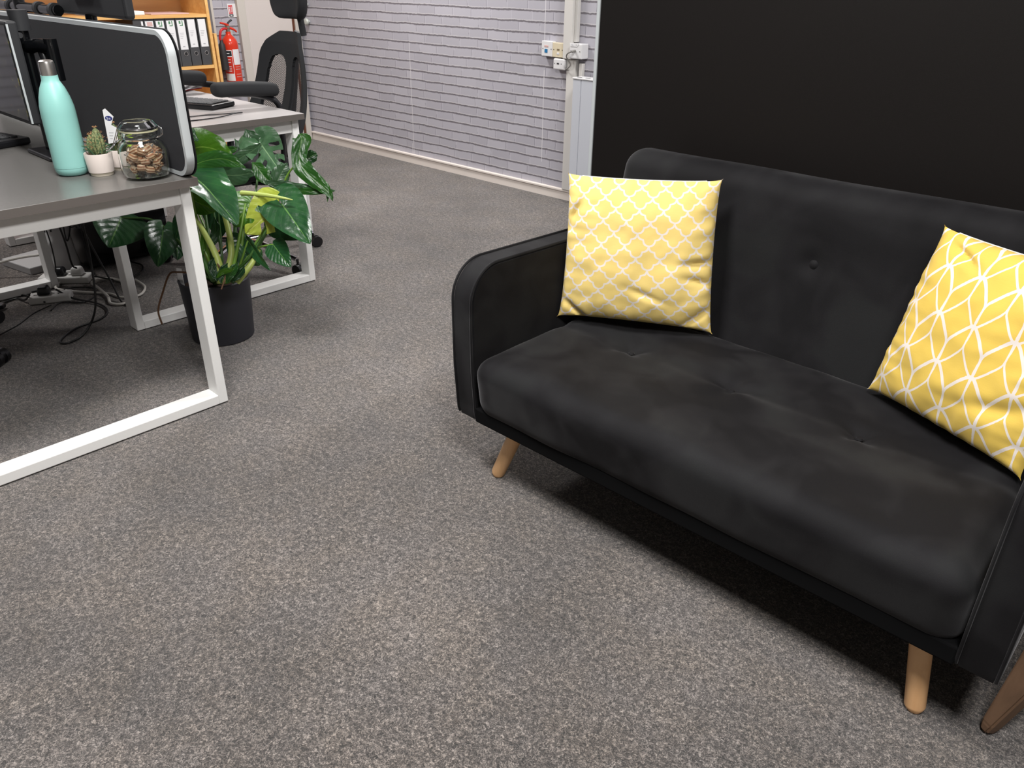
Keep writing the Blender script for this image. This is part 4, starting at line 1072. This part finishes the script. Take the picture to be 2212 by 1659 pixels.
# ------------------------------------------------------------------ cushions
def pillow(name, label, BL, BR, TL, TR, th, mat, seed, dents, group, shift=(0, 0)):
    BL, BR, TL, TR = map(Vector, (BL, BR, TL, TR)); n = 72; bm = B(); uvl = bm.loops.layers.uv.new('UVMap')
    N_ = ((BR-BL).cross(TL-BL)).normalized()
    if N_.dot(Vector((0, 0, 1.25))-BL) < 0: N_ = -N_
    W_ = ((BR-BL).length+(TR-TL).length)/2; H_ = ((TL-BL).length+(TR-BR).length)/2
    def pos(u, v, side):
        # edges drawn inwards between the pointed corners
        U, V_ = 2*u-1, 2*v-1
        pin = .062
        uu = U*(1-pin*(1-V_**2)**.42*abs(U)**3); vv = V_*(1-pin*(1-U**2)**.42*abs(V_)**3)
        a, b_ = (uu+1)/2, (vv+1)/2
        p = BL*(1-a)*(1-b_)+BR*a*(1-b_)+TL*(1-a)*b_+TR*a*b_
        h = ((1-abs(U)**2.6)*(1-abs(V_)**2.6))**.55
        h = max(h, 0)
        d_ = side*th*h
        edge = (1-h)
        wr = .005*mnoise.noise(Vector((U*3.2+seed, V_*3.2, seed)))*(.3+h) + .0022*mnoise.noise(Vector((U*7+seed, V_*7, seed*2)))*h
        wr += .010*mnoise.noise(Vector((U*2+seed*3, V_*9, 1)))*abs(U)**4*h**.3 + .009*mnoise.noise(Vector((U*9+seed*3, V_*2, 5)))*abs(V_)**4*h**.3
        for du, dv, dr, dd, ang in dents:
            ca, sa = math.cos(ang), math.sin(ang); x_, y_ = (U-du)*ca+(V_-dv)*sa, -(U-du)*sa+(V_-dv)*ca
            wr -= dd*math.exp(-(y_/dr)**2-(x_/(dr*5))**2)
        if side < 0: wr *= .3
        k = min(1, h*3)
        return p+N_*(d_+wr*side*k+(wr*.5)*(1-k))
    G = {}
    for side in (1, -1):
        for i in range(n+1):
            for j in range(n+1):
                e = i in (0, n) or j in (0, n)
                if e and side < 0: G[side, i, j] = G[1, i, j]; continue
                G[side, i, j] = bm.verts.new(pos(i/n, j/n, side))
        for i in range(n):
            for j in range(n):
                q = [(i, j), (i+1, j), (i+1, j+1), (i, j+1)]
                if side < 0: q.reverse()
                try: f_ = bm.faces.new([G[(side,)+x_] for x_ in q])
                except ValueError: continue
                for lp, (a, b_) in zip(f_.loops, q): lp[uvl].uv = (a/n*W_+shift[0], b_/n*H_+shift[1])
    bmesh.ops.recalc_face_normals(bm, faces=bm.faces)
    c_ = (BL+BR)/2
    t_ = thing(name, label, 'cushion', c_, group)
    obj('cover', bm, mat, t_)
    b = B(); P = [pos(u/40, 1., 1)+N_*-.004 for u in range(4, 37)]
    tube(b, P, .0014, 6, cap=True); obj('zip', b, 'plastic_white', t_, True, 'pale zip along the top edge')
    return t_
pillow('throw_cushion', 'pale yellow cushion with white trellis pattern leaning at the left of the sofa',
       (-1.278, 1.545, .408), (-.905, 1.745, .408), (-1.300, 1.590, .795), (-.965, 1.800, .800), .062, 'yellow_trellis_cloth', 1.3,
       [(.15, -.52, .05, .008, -.35), (.85, -.05, .05, .016, .1), (.86, -.3, .04, .012, -.2), (-.85, .5, .05, .014, 1.1), (-.8, -.85, .05, .012, -.7), (.8, -.8, .05, .012, .7)], 'yellow throw cushions on the sofa', (.010, .02))
pillow('throw_cushion', 'deep yellow cushion with white leaf lattice leaning at the right of the sofa',
       (-.488, 1.725, .408), (-.130, 1.560, .408), (-.437, 1.790, .795), (-.085, 1.640, .800), .062, 'yellow_petal_cloth', 4.1,
       [(-.5, .80, .05, .014, -.35), (.6, -.45, .08, .010, .3), (-.93, -.2, .05, .008, 1.4)], 'yellow throw cushions on the sofa', (.0, .035))

# ------------------------------------------------------------------ wooden stool at the right edge
t = thing('wooden_stool', 'brown wooden stool beside the sofa, only a tapered leg visible', 'stool', (.30, 1.42, 0))
lathe(b := B(), [(0, .43), (.17, .43), (.18, .435), (.18, .455), (.175, .46), (0, .46)], (.30, 1.50, 0), 48); obj('seat', b, 'brown_wood', t)
def sleg(ft, tp):
    ft, tp = Vector(ft), Vector(tp); d_ = (tp-ft); x_ = Vector((d_.y, -d_.x, 0)).normalized(); y_ = d_.cross(x_).normalized()
    b = B(); rings = []
    for q, w_, h_ in ((0, .008, .010), (.04, .012, .014), (1, .060, .020)):
        rings.append([b.verts.new(ft+d_*q+x_*sx*w_+y_*sy*h_) for sx, sy in ((-1, -1), (1, -1), (1, 1), (-1, 1))])
    for p, q in zip(rings, rings[1:]):
        for k in range(4): b.faces.new((p[k], p[(k+1) % 4], q[(k+1) % 4], q[k]))
    b.faces.new(list(reversed(rings[0]))); b.faces.new(rings[-1]); bmesh.ops.recalc_face_normals(b, faces=b.faces)
    bmesh.ops.bevel(b, geom=b.edges[:], offset=.004, segments=2, affect='EDGES')
    obj('leg', b, 'brown_wood', t, False)
sleg((-.022, 1.338, .003), (.065, 1.47, .432)); sleg((.52, 1.25, .003), (.38, 1.44, .432)); sleg((.50, 1.75, .003), (.38, 1.56, .432)); sleg((.08, 1.75, .003), (.22, 1.56, .432))

# ------------------------------------------------------------------ monstera
PC = Vector((-2.69, 1.24, 0))
plant = thing('potted_monstera', 'large green monstera in a dark grey plastic pot beside the near desk', 'potted plant', PC)
lathe(b := B(), [(0, 0), (.108, 0), (.113, .004), (.114, .015), (.126, .225), (.128, .236), (.124, .240), (.119, .236), (.116, .20), (0, .19)], PC, 56); obj('pot', b, 'pot_plastic', plant)
lathe(b := B(), [(0, .206), (.05, .210), (.117, .203)], PC, 36)
for v in b.verts: v.co.z += .006*nz(v.co, 40)
obj('soil', b, 'soil', plant)
obj('name_tag', xform(bx(-.012, .012, -.001, .001, 0, .09, .001), Matrix.Translation((-2.735, 1.135, .195)) @ Matrix.Rotation(.4, 4, 'Z')), 'paper', plant, False, 'white plastic plant tag')
def leaf(mat, base, tip, width, roll=0., droop=.15, fold=.25, wave=.0, slits=(), stem=None, stem_mat='stem', stem_r=.0045, curl=0., lobes=.22, seed=0):
    """base: where the stalk joins; tip: point of the leaf. roll turns the blade about its midrib from facing the viewer side."""
    base, tip = Vector(base), Vector(tip); ax = tip-base; L = ax.length/(1-lobes); ax.normalize()
    view = (Vector((0, 0, 1.25))-base).normalized()
    nrm = (view-ax*view.dot(ax)).normalized(); nrm = Matrix.Rotation(math.radians(roll), 3, ax) @ nrm; sd = ax.cross(nrm).normalized()
    nu, nv = (96, 44) if slits else (44, 20); bm = B(); uvl = bm.loops.layers.uv.new('UVMap'); G = {}
    def P(t_, v):
        h = width/2*(math.sin(PI*min(1, t_**.60)))**.72*(1+.0*v) if t_ > 0 else 0
        a = abs(v); al = (t_-lobes)
        if al < 0: al = al*min(1, a*1.6)**.8 if True else al
        x = v*h; y = al*L
        # folding about the midrib, drooping towards the tip
        z = fold*abs(x) - droop*L*max(0, al)**2 - curl*(abs(v)**2)*h
        z += wave*math.sin((t_*9+seed)*1.7)*a**2*h + .02*L*mnoise.noise(Vector((t_*3+seed, v*2, seed)))
        z += -.012*L*abs(math.sin((t_-a*.25)*8*PI))*a*.35
        return base + ax*y + sd*x + nrm*z
    for i in range(nu+1):
        for j in range(-nv//2, nv//2+1): G[i, j] = bm.verts.new(P(.004+.996*i/nu, j/(nv/2)))
    for i in range(nu):
        for j in range(-nv//2, nv//2):
            t_ = (i+.5)/nu; v = (j+.5)/(nv/2); cut = False
            for side, t0, t1, v0, v1 in slits:
                tt = t_-abs(v)*.16
                if (side == 0 or side*v > 0) and t0 < tt < t1 and v0 < abs(v) < v1: cut = True
            if cut: continue
            q = ((i, j), (i+1, j), (i+1, j+1), (i, j+1))
            f_ = bm.faces.new([G[k] for k in q])
            for lp, k in zip(f_.loops, q): lp[uvl].uv = (k[1]/(nv/2), k[0]/nu)
    for v_ in [v_ for v_ in bm.verts if not v_.link_faces]: bm.verts.remove(v_)
    bmesh.ops.recalc_face_normals(bm, faces=bm.faces)
    for _ in range(5 if slits else 1): bmesh.ops.smooth_vert(bm, verts=bm.verts, factor=.45, use_axis_x=True, use_axis_y=True, use_axis_z=True)
    bmesh.ops.solidify(bm, geom=bm.faces[:], thickness=.0009)
    lf = obj('leaf', bm, mat, plant)
    if stem is not None:
        P_ = [Vector(p) for p in stem]+[base]
        tube(b := B(), P_, lambda q: stem_r*(1.5-.8*q), 9, 8); obj('stem', b, stem_mat, plant)
    return lf
def ribbon(mat, pts, roll=0., fold=.25, stem=None, stem_mat='stem', stem_r=.0042, seed=0):
    """irregular blade: centre line points with half widths"""
    C_ = catmull([p for p, _ in pts], 8); n = len(C_); k_ = len(pts)-1
    def hw(i):
        x = i/(n-1)*k_; a = min(int(x), k_-1); f_ = x-a; f_ = f_*f_*(3-2*f_)
        return pts[a][1]*(1-f_)+pts[a+1][1]*f_
    bm = B(); uvl = bm.loops.layers.uv.new('UVMap'); G = {}; m_ = 10
    for i, p in enumerate(C_):
        d_ = (C_[min(i+1, n-1)]-C_[max(i-1, 0)]).normalized(); view = (Vector((0, 0, 1.25))-p).normalized()
        nr = (view-d_*view.dot(d_)).normalized(); nr = Matrix.Rotation(math.radians(roll), 3, d_) @ nr; sd = d_.cross(nr)
        for j in range(-m_, m_+1):
            v = j/m_; x = v*hw(i)/max(.3, math.cos(math.radians(roll)))
            z = fold*abs(x) + .006*mnoise.noise(Vector((i*.15+seed, v*1.5, seed)))*abs(v) - .25*x*x/.05
            G[i, j] = bm.verts.new(p+sd*x+nr*z)
    for i in range(n-1):
        for j in range(-m_, m_):
            q = ((i, j), (i+1, j), (i+1, j+1), (i, j+1)); f_ = bm.faces.new([G[k] for k in q])
            for lp, k in zip(f_.loops, q): lp[uvl].uv = (k[1]/m_, k[0]/n)
    bmesh.ops.solidify(bm, geom=bm.faces[:], thickness=.0009)
    obj('leaf', bm, mat, plant)
    if stem is not None:
        tube(b := B(), [Vector(p) for p in stem], lambda q: stem_r*(1.5-.8*q), 9, 8); obj('stem', b, stem_mat, plant)
# LEAVES
leaf('leaf_dark', (-2.607, 1.179, 0.642), (-2.329, 1.193, 0.559), 0.200, roll=-50, droop=0.2, fold=0.3, wave=0.1, seed=2, slits=((1, 0.38, 0.41, 0.6, 1.1),), stem=[(-2.69, 1.24, .21), (-2.590, 1.193, 0.341), (-2.616, 1.182, 0.488)], stem_mat='stem')
leaf('leaf_grey', (-2.690, 1.504, 0.685), (-2.507, 1.469, 0.614), 0.150, roll=-8, droop=0.1, fold=0.2, seed=5, lobes=0.32, slits=((-1, 0.34, 0.4, 0.3, 0.8), (-1, 0.5, 0.56, 0.3, 1.1), (1, 0.42, 0.47, 0.35, 1.1), (1, 0.58, 0.63, 0.35, 1.1), (-1, 0.66, 0.7, 0.4, 1.1)), stem=[(-2.69, 1.24, .21), (-2.574, 1.266, 0.292), (-2.636, 1.413, 0.490)], stem_mat='stem_dark')
leaf('leaf_dark', (-2.357, 1.371, 0.542), (-2.203, 1.360, 0.455), 0.155, roll=-5, droop=0.12, fold=0.16, seed=10, lobes=0.34, stem=[(-2.69, 1.24, .21), (-2.502, 1.219, 0.305), (-2.440, 1.256, 0.362), (-2.407, 1.333, 0.468)], stem_mat='stem_dark')
leaf('leaf_dark', (-2.461, 1.402, 0.463), (-2.315, 1.424, 0.433), 0.120, roll=20, droop=0.15, fold=0.2, seed=11, lobes=0.3, stem=[(-2.69, 1.24, .21), (-2.538, 1.274, 0.299), (-2.516, 1.359, 0.389)], stem_mat='stem')
leaf('leaf_dark', (-2.393, 1.334, 0.408), (-2.295, 1.327, 0.358), 0.085, roll=10, droop=0.15, fold=0.15, seed=12, lobes=0.1, stem=[(-2.69, 1.24, .21), (-2.496, 1.214, 0.290), (-2.451, 1.293, 0.384)], stem_mat='stem')
leaf('leaf_lime', (-2.394, 1.364, 0.537), (-2.395, 1.248, 0.464), 0.155, roll=-14, droop=0.25, fold=0.2, curl=0.25, seed=13, lobes=0.25, slits=((1, 0.4, 0.5, 0.25, 0.6), (-1, 0.34, 0.42, 0.3, 1.1), (-1, 0.58, 0.66, 0.2, 1.1), (1, 0.66, 0.74, 0.3, 1.1)))
leaf('leaf_bright', (-2.517, 1.336, 0.530), (-2.513, 1.261, 0.464), 0.130, roll=15, droop=0.2, fold=0.15, seed=14, stem=[(-2.69, 1.24, .21), (-2.522, 1.226, 0.298), (-2.522, 1.274, 0.406)], stem_mat='stem')
leaf('leaf_dark', (-2.516, 1.279, 0.406), (-2.462, 1.216, 0.336), 0.100, roll=-10, droop=0.1, fold=0.2, seed=15, lobes=0.2, stem=[(-2.69, 1.24, .21), (-2.515, 1.222, 0.283)], stem_mat='stem')
leaf('leaf_dark', (-2.460, 1.278, 0.419), (-2.342, 1.271, 0.341), 0.050, roll=50, droop=0.1, fold=0.3, seed=16, lobes=0.12, stem=[(-2.69, 1.24, .21), (-2.490, 1.219, 0.290)], stem_mat='stem')
leaf('leaf_dark', (-2.713, 1.313, 0.494), (-2.667, 1.275, 0.382), 0.120, roll=10, droop=0.1, fold=0.2, seed=17, stem=[(-2.69, 1.24, .21), (-2.629, 1.251, 0.300)], stem_mat='stem_dark')
leaf('leaf_mid', (-2.511, 1.303, 0.347), (-2.458, 1.306, 0.325), 0.090, roll=-20, droop=0.1, fold=0.2, seed=18)
leaf('leaf_bright', (-2.654, 1.190, 0.547), (-2.543, 1.209, 0.516), 0.100, roll=50, droop=0.2, fold=0.2, seed=20, stem=[(-2.69, 1.24, .21), (-2.585, 1.188, 0.326), (-2.639, 1.184, 0.433)], stem_mat='stem')
leaf('leaf_dark', (-2.785, 1.126, 0.414), (-2.699, 1.051, 0.328), 0.125, roll=0, droop=0.15, fold=0.15, seed=21, lobes=0.25, stem=[(-2.69, 1.24, .21), (-2.663, 1.177, 0.283), (-2.773, 1.169, 0.373)], stem_mat='stem_dark')
leaf('leaf_dark', (-2.805, 1.177, 0.381), (-2.751, 1.147, 0.313), 0.100, roll=-20, droop=0.15, fold=0.15, seed=22, lobes=0.25)
leaf('leaf_dark', (-2.890, 1.032, 0.462), (-2.825, 0.947, 0.390), 0.200, roll=0, droop=0.1, fold=0.15, seed=23, lobes=0.2, stem=[(-2.69, 1.24, .21), (-2.670, 1.171, 0.327), (-2.831, 1.131, 0.437)], stem_mat='stem_dark')
leaf('leaf_dark', (-2.651, 1.149, 0.487), (-2.654, 1.100, 0.423), 0.080, roll=60, droop=0.2, fold=0.2, seed=28)
ribbon('leaf_bright', [((-2.782, 1.254, 0.674), 0.0658), ((-2.751, 1.297, 0.692), 0.0658), ((-2.710, 1.331, 0.687), 0.0493), ((-2.672, 1.353, 0.667), 0.0263), ((-2.644, 1.369, 0.653), 0.0033)], 0, 0.1, stem=[(-2.69, 1.24, .21), (-2.609, 1.228, 0.328), (-2.724, 1.237, 0.489), (-2.778, 1.244, 0.611)], stem_mat='stem')
ribbon('leaf_mid', [((-2.637, 1.180, 0.640), 0.0094), ((-2.613, 1.223, 0.669), 0.0252), ((-2.572, 1.271, 0.682), 0.0283), ((-2.536, 1.301, 0.676), 0.0220), ((-2.494, 1.326, 0.657), 0.0031)], 0, 0.2)
ribbon('leaf_grey', [((-2.731, 1.315, 0.605), 0.0133), ((-2.685, 1.352, 0.596), 0.0367), ((-2.649, 1.386, 0.597), 0.0334), ((-2.627, 1.411, 0.603), 0.0150), ((-2.604, 1.426, 0.595), 0.0017)], 0, 0.15, stem=[(-2.69, 1.24, .21), (-2.597, 1.239, 0.328), (-2.693, 1.283, 0.469), (-2.729, 1.313, 0.600)], stem_mat='stem_dark')
ribbon('leaf_grey', [((-2.651, 1.484, 0.693), 0.0050), ((-2.666, 1.454, 0.670), 0.0202), ((-2.686, 1.419, 0.649), 0.0235), ((-2.700, 1.393, 0.631), 0.0151), ((-2.705, 1.382, 0.622), 0.0017)], 0, 0.25)
ribbon('leaf_grey', [((-2.768, 1.494, 0.730), 0.0017), ((-2.750, 1.496, 0.709), 0.0240), ((-2.730, 1.500, 0.688), 0.0377), ((-2.708, 1.507, 0.670), 0.0309), ((-2.694, 1.507, 0.652), 0.0103)], 0, 0.15)
ribbon('leaf_grey', [((-2.804, 1.465, 0.693), 0.0017), ((-2.788, 1.466, 0.674), 0.0104), ((-2.773, 1.465, 0.653), 0.0086), ((-2.763, 1.465, 0.641), 0.0017)], 0, 0.15)
ribbon('leaf_mid', [((-2.558, 1.389, 0.656), 0.0032), ((-2.539, 1.395, 0.639), 0.0211), ((-2.516, 1.400, 0.617), 0.0275), ((-2.499, 1.406, 0.602), 0.0194), ((-2.482, 1.416, 0.594), 0.0032)], 0, 0.25)
ribbon('leaf_grey', [((-2.509, 1.446, 0.585), 0.0263), ((-2.508, 1.463, 0.608), 0.0329), ((-2.506, 1.480, 0.629), 0.0230), ((-2.505, 1.493, 0.646), 0.0033)], 0, 0.15)
ribbon('leaf_mid', [((-2.433, 1.514, 0.753), 0.0064), ((-2.423, 1.513, 0.738), 0.0319), ((-2.417, 1.498, 0.709), 0.0271), ((-2.408, 1.484, 0.678), 0.0255), ((-2.388, 1.482, 0.650), 0.0319), ((-2.350, 1.494, 0.617), 0.0271), ((-2.315, 1.508, 0.592), 0.0208), ((-2.291, 1.515, 0.569), 0.0112), ((-2.275, 1.515, 0.550), 0.0016)], 0, 0.22, stem=[(-2.69, 1.24, .21), (-2.544, 1.268, 0.299), (-2.501, 1.400, 0.468), (-2.454, 1.452, 0.608), (-2.409, 1.471, 0.661)], stem_mat='stem')
ribbon('leaf_dark', [((-2.429, 1.512, 0.658), 0.0049), ((-2.420, 1.528, 0.670), 0.0211), ((-2.412, 1.543, 0.679), 0.0211), ((-2.404, 1.554, 0.685), 0.0081)], 0, 0.2)
ribbon('leaf_grey', [((-2.486, 1.387, 0.601), 0.0048), ((-2.459, 1.405, 0.593), 0.0145), ((-2.429, 1.428, 0.585), 0.0225), ((-2.393, 1.460, 0.583), 0.0161), ((-2.351, 1.497, 0.581), 0.0113), ((-2.321, 1.524, 0.578), 0.0080), ((-2.298, 1.544, 0.577), 0.0016)], 0, 0.12, stem=[(-2.69, 1.24, .21), (-2.547, 1.260, 0.292), (-2.520, 1.398, 0.448), (-2.449, 1.420, 0.557), (-2.433, 1.430, 0.571)], stem_mat='stem_dark')
ribbon('leaf_mid', [((-2.404, 1.429, 0.564), 0.0032), ((-2.385, 1.453, 0.573), 0.0112), ((-2.350, 1.486, 0.575), 0.0128), ((-2.321, 1.514, 0.575), 0.0096), ((-2.295, 1.538, 0.576), 0.0016)], 0, 0.1)
ribbon('leaf_mid', [((-2.309, 1.517, 0.575), 0.0064), ((-2.302, 1.514, 0.561), 0.0048), ((-2.296, 1.507, 0.544), 0.0010)], 0, 0.1)
ribbon('leaf_mid', [((-2.300, 1.526, 0.575), 0.0064), ((-2.291, 1.524, 0.561), 0.0048), ((-2.285, 1.522, 0.550), 0.0010)], 0, 0.1)
ribbon('leaf_grey', [((-2.757, 1.260, 0.820), 0.0096), ((-2.740, 1.257, 0.795), 0.0160), ((-2.725, 1.251, 0.767), 0.0176), ((-2.709, 1.252, 0.747), 0.0255), ((-2.680, 1.265, 0.728), 0.0048)], 0, 0.2, stem=[(-2.69, 1.24, .21), (-2.657, 1.205, 0.357), (-2.729, 1.210, 0.543), (-2.740, 1.238, 0.682), (-2.734, 1.248, 0.752)], stem_mat='stem_pale')
ribbon('leaf_dark', [((-2.454, 1.141, 0.307), 0.0032), ((-2.472, 1.142, 0.332), 0.0127), ((-2.486, 1.147, 0.357), 0.0143), ((-2.490, 1.160, 0.379), 0.0016)], 0, 0.2)
ribbon('leaf_mid', [((-2.411, 1.152, 0.308), 0.0031), ((-2.412, 1.167, 0.331), 0.0142), ((-2.409, 1.186, 0.353), 0.0142), ((-2.407, 1.202, 0.373), 0.0016)], 0, 0.2)
ribbon('leaf_dark', [((-2.406, 1.131, 0.315), 0.0031), ((-2.416, 1.137, 0.337), 0.0125), ((-2.415, 1.154, 0.360), 0.0125), ((-2.413, 1.168, 0.376), 0.0016)], 0, 0.2)
ribbon('leaf_bright', [((-2.414, 1.122, 0.335), 0.0031), ((-2.407, 1.141, 0.352), 0.0093), ((-2.393, 1.158, 0.358), 0.0093), ((-2.382, 1.174, 0.366), 0.0016)], 0, 0.2)
ribbon('leaf_dark', [((-2.419, 1.174, 0.307), 0.0032), ((-2.411, 1.192, 0.321), 0.0111), ((-2.406, 1.210, 0.338), 0.0111), ((-2.405, 1.222, 0.355), 0.0016)], 0, 0.2)
ribbon('leaf_bright', [((-2.582, 1.148, 0.353), 0.0032), ((-2.585, 1.166, 0.382), 0.0113), ((-2.594, 1.184, 0.418), 0.0097), ((-2.607, 1.192, 0.447), 0.0016)], 0, 0.3)
ribbon('leaf_dark', [((-2.582, 1.196, 0.376), 0.0033), ((-2.587, 1.217, 0.412), 0.0147), ((-2.596, 1.235, 0.448), 0.0147), ((-2.612, 1.242, 0.480), 0.0016)], 0, 0.2)
ribbon('leaf_mid', [((-2.771, 1.391, 0.677), 0.0051), ((-2.751, 1.404, 0.668), 0.0135), ((-2.736, 1.420, 0.671), 0.0118), ((-2.730, 1.430, 0.677), 0.0017)], 0, 0.2)
obj('stem', tube(B(), [(-2.476, 1.171, 0.290), (-2.492, 1.228, 0.390), (-2.593, 1.263, 0.526), (-2.689, 1.241, 0.578)], lambda q: 0.0110*(1.25-.75*q), 10, 8), 'stem_pale', plant)
obj('stem', tube(B(), [(-2.461, 1.157, 0.294), (-2.498, 1.175, 0.367), (-2.564, 1.174, 0.451), (-2.622, 1.177, 0.488)], lambda q: 0.0120*(1.25-.75*q), 10, 8), 'stem_pale', plant)
obj('stem', tube(B(), [(-2.484, 1.193, 0.289), (-2.505, 1.269, 0.377), (-2.549, 1.332, 0.522)], lambda q: 0.0080*(1.25-.75*q), 10, 8), 'stem', plant)
obj('stem', tube(B(), [(-2.455, 1.191, 0.290), (-2.452, 1.271, 0.355), (-2.461, 1.352, 0.436), (-2.446, 1.402, 0.528)], lambda q: 0.0080*(1.25-.75*q), 10, 8), 'stem_dark', plant)
obj('stem', tube(B(), [(-2.444, 1.203, 0.293), (-2.426, 1.253, 0.341), (-2.440, 1.304, 0.384)], lambda q: 0.0120*(1.25-.75*q), 10, 8), 'stem_pale', plant)
obj('stem', tube(B(), [(-2.510, 1.195, 0.281), (-2.578, 1.295, 0.423), (-2.644, 1.334, 0.520)], lambda q: 0.0080*(1.25-.75*q), 10, 8), 'stem_dark', plant)
obj('stem', tube(B(), [(-2.529, 1.177, 0.282), (-2.615, 1.212, 0.399), (-2.698, 1.256, 0.524)], lambda q: 0.0080*(1.25-.75*q), 10, 8), 'stem_dark', plant)
obj('stem', tube(B(), [(-2.538, 1.168, 0.281), (-2.628, 1.178, 0.369), (-2.728, 1.217, 0.509)], lambda q: 0.0090*(1.25-.75*q), 10, 8), 'stem_dark', plant)
obj('stem', tube(B(), [(-2.441, 1.182, 0.303), (-2.447, 1.238, 0.431), (-2.472, 1.295, 0.543)], lambda q: 0.0060*(1.25-.75*q), 10, 8), 'stem', plant)
obj('rolled_leaf', tube(B(), [(-2.475, 1.289, 0.580), (-2.429, 1.303, 0.584), (-2.357, 1.338, 0.582), (-2.306, 1.379, 0.572)], lambda q: .008*(1-q)**.5+.0012, 10, 6), 'stem_pale', plant, True, 'tightly rolled pale new leaf')
obj('aerial_root', tube(B(), [(-2.616, 1.137, 0.296), (-2.678, 1.107, 0.292), (-2.718, 1.091, 0.278), (-2.753, 1.069, 0.207), (-2.781, 1.049, 0.132), (-2.774, 1.049, 0.078)], .0035, 7, 8), 'root_brown', plant, True, 'brown aerial root')
obj('aerial_root', tube(B(), [(-2.474, 1.161, 0.360), (-2.415, 1.152, 0.335), (-2.399, 1.124, 0.297)], .0025, 7, 8), 'root_brown', plant)
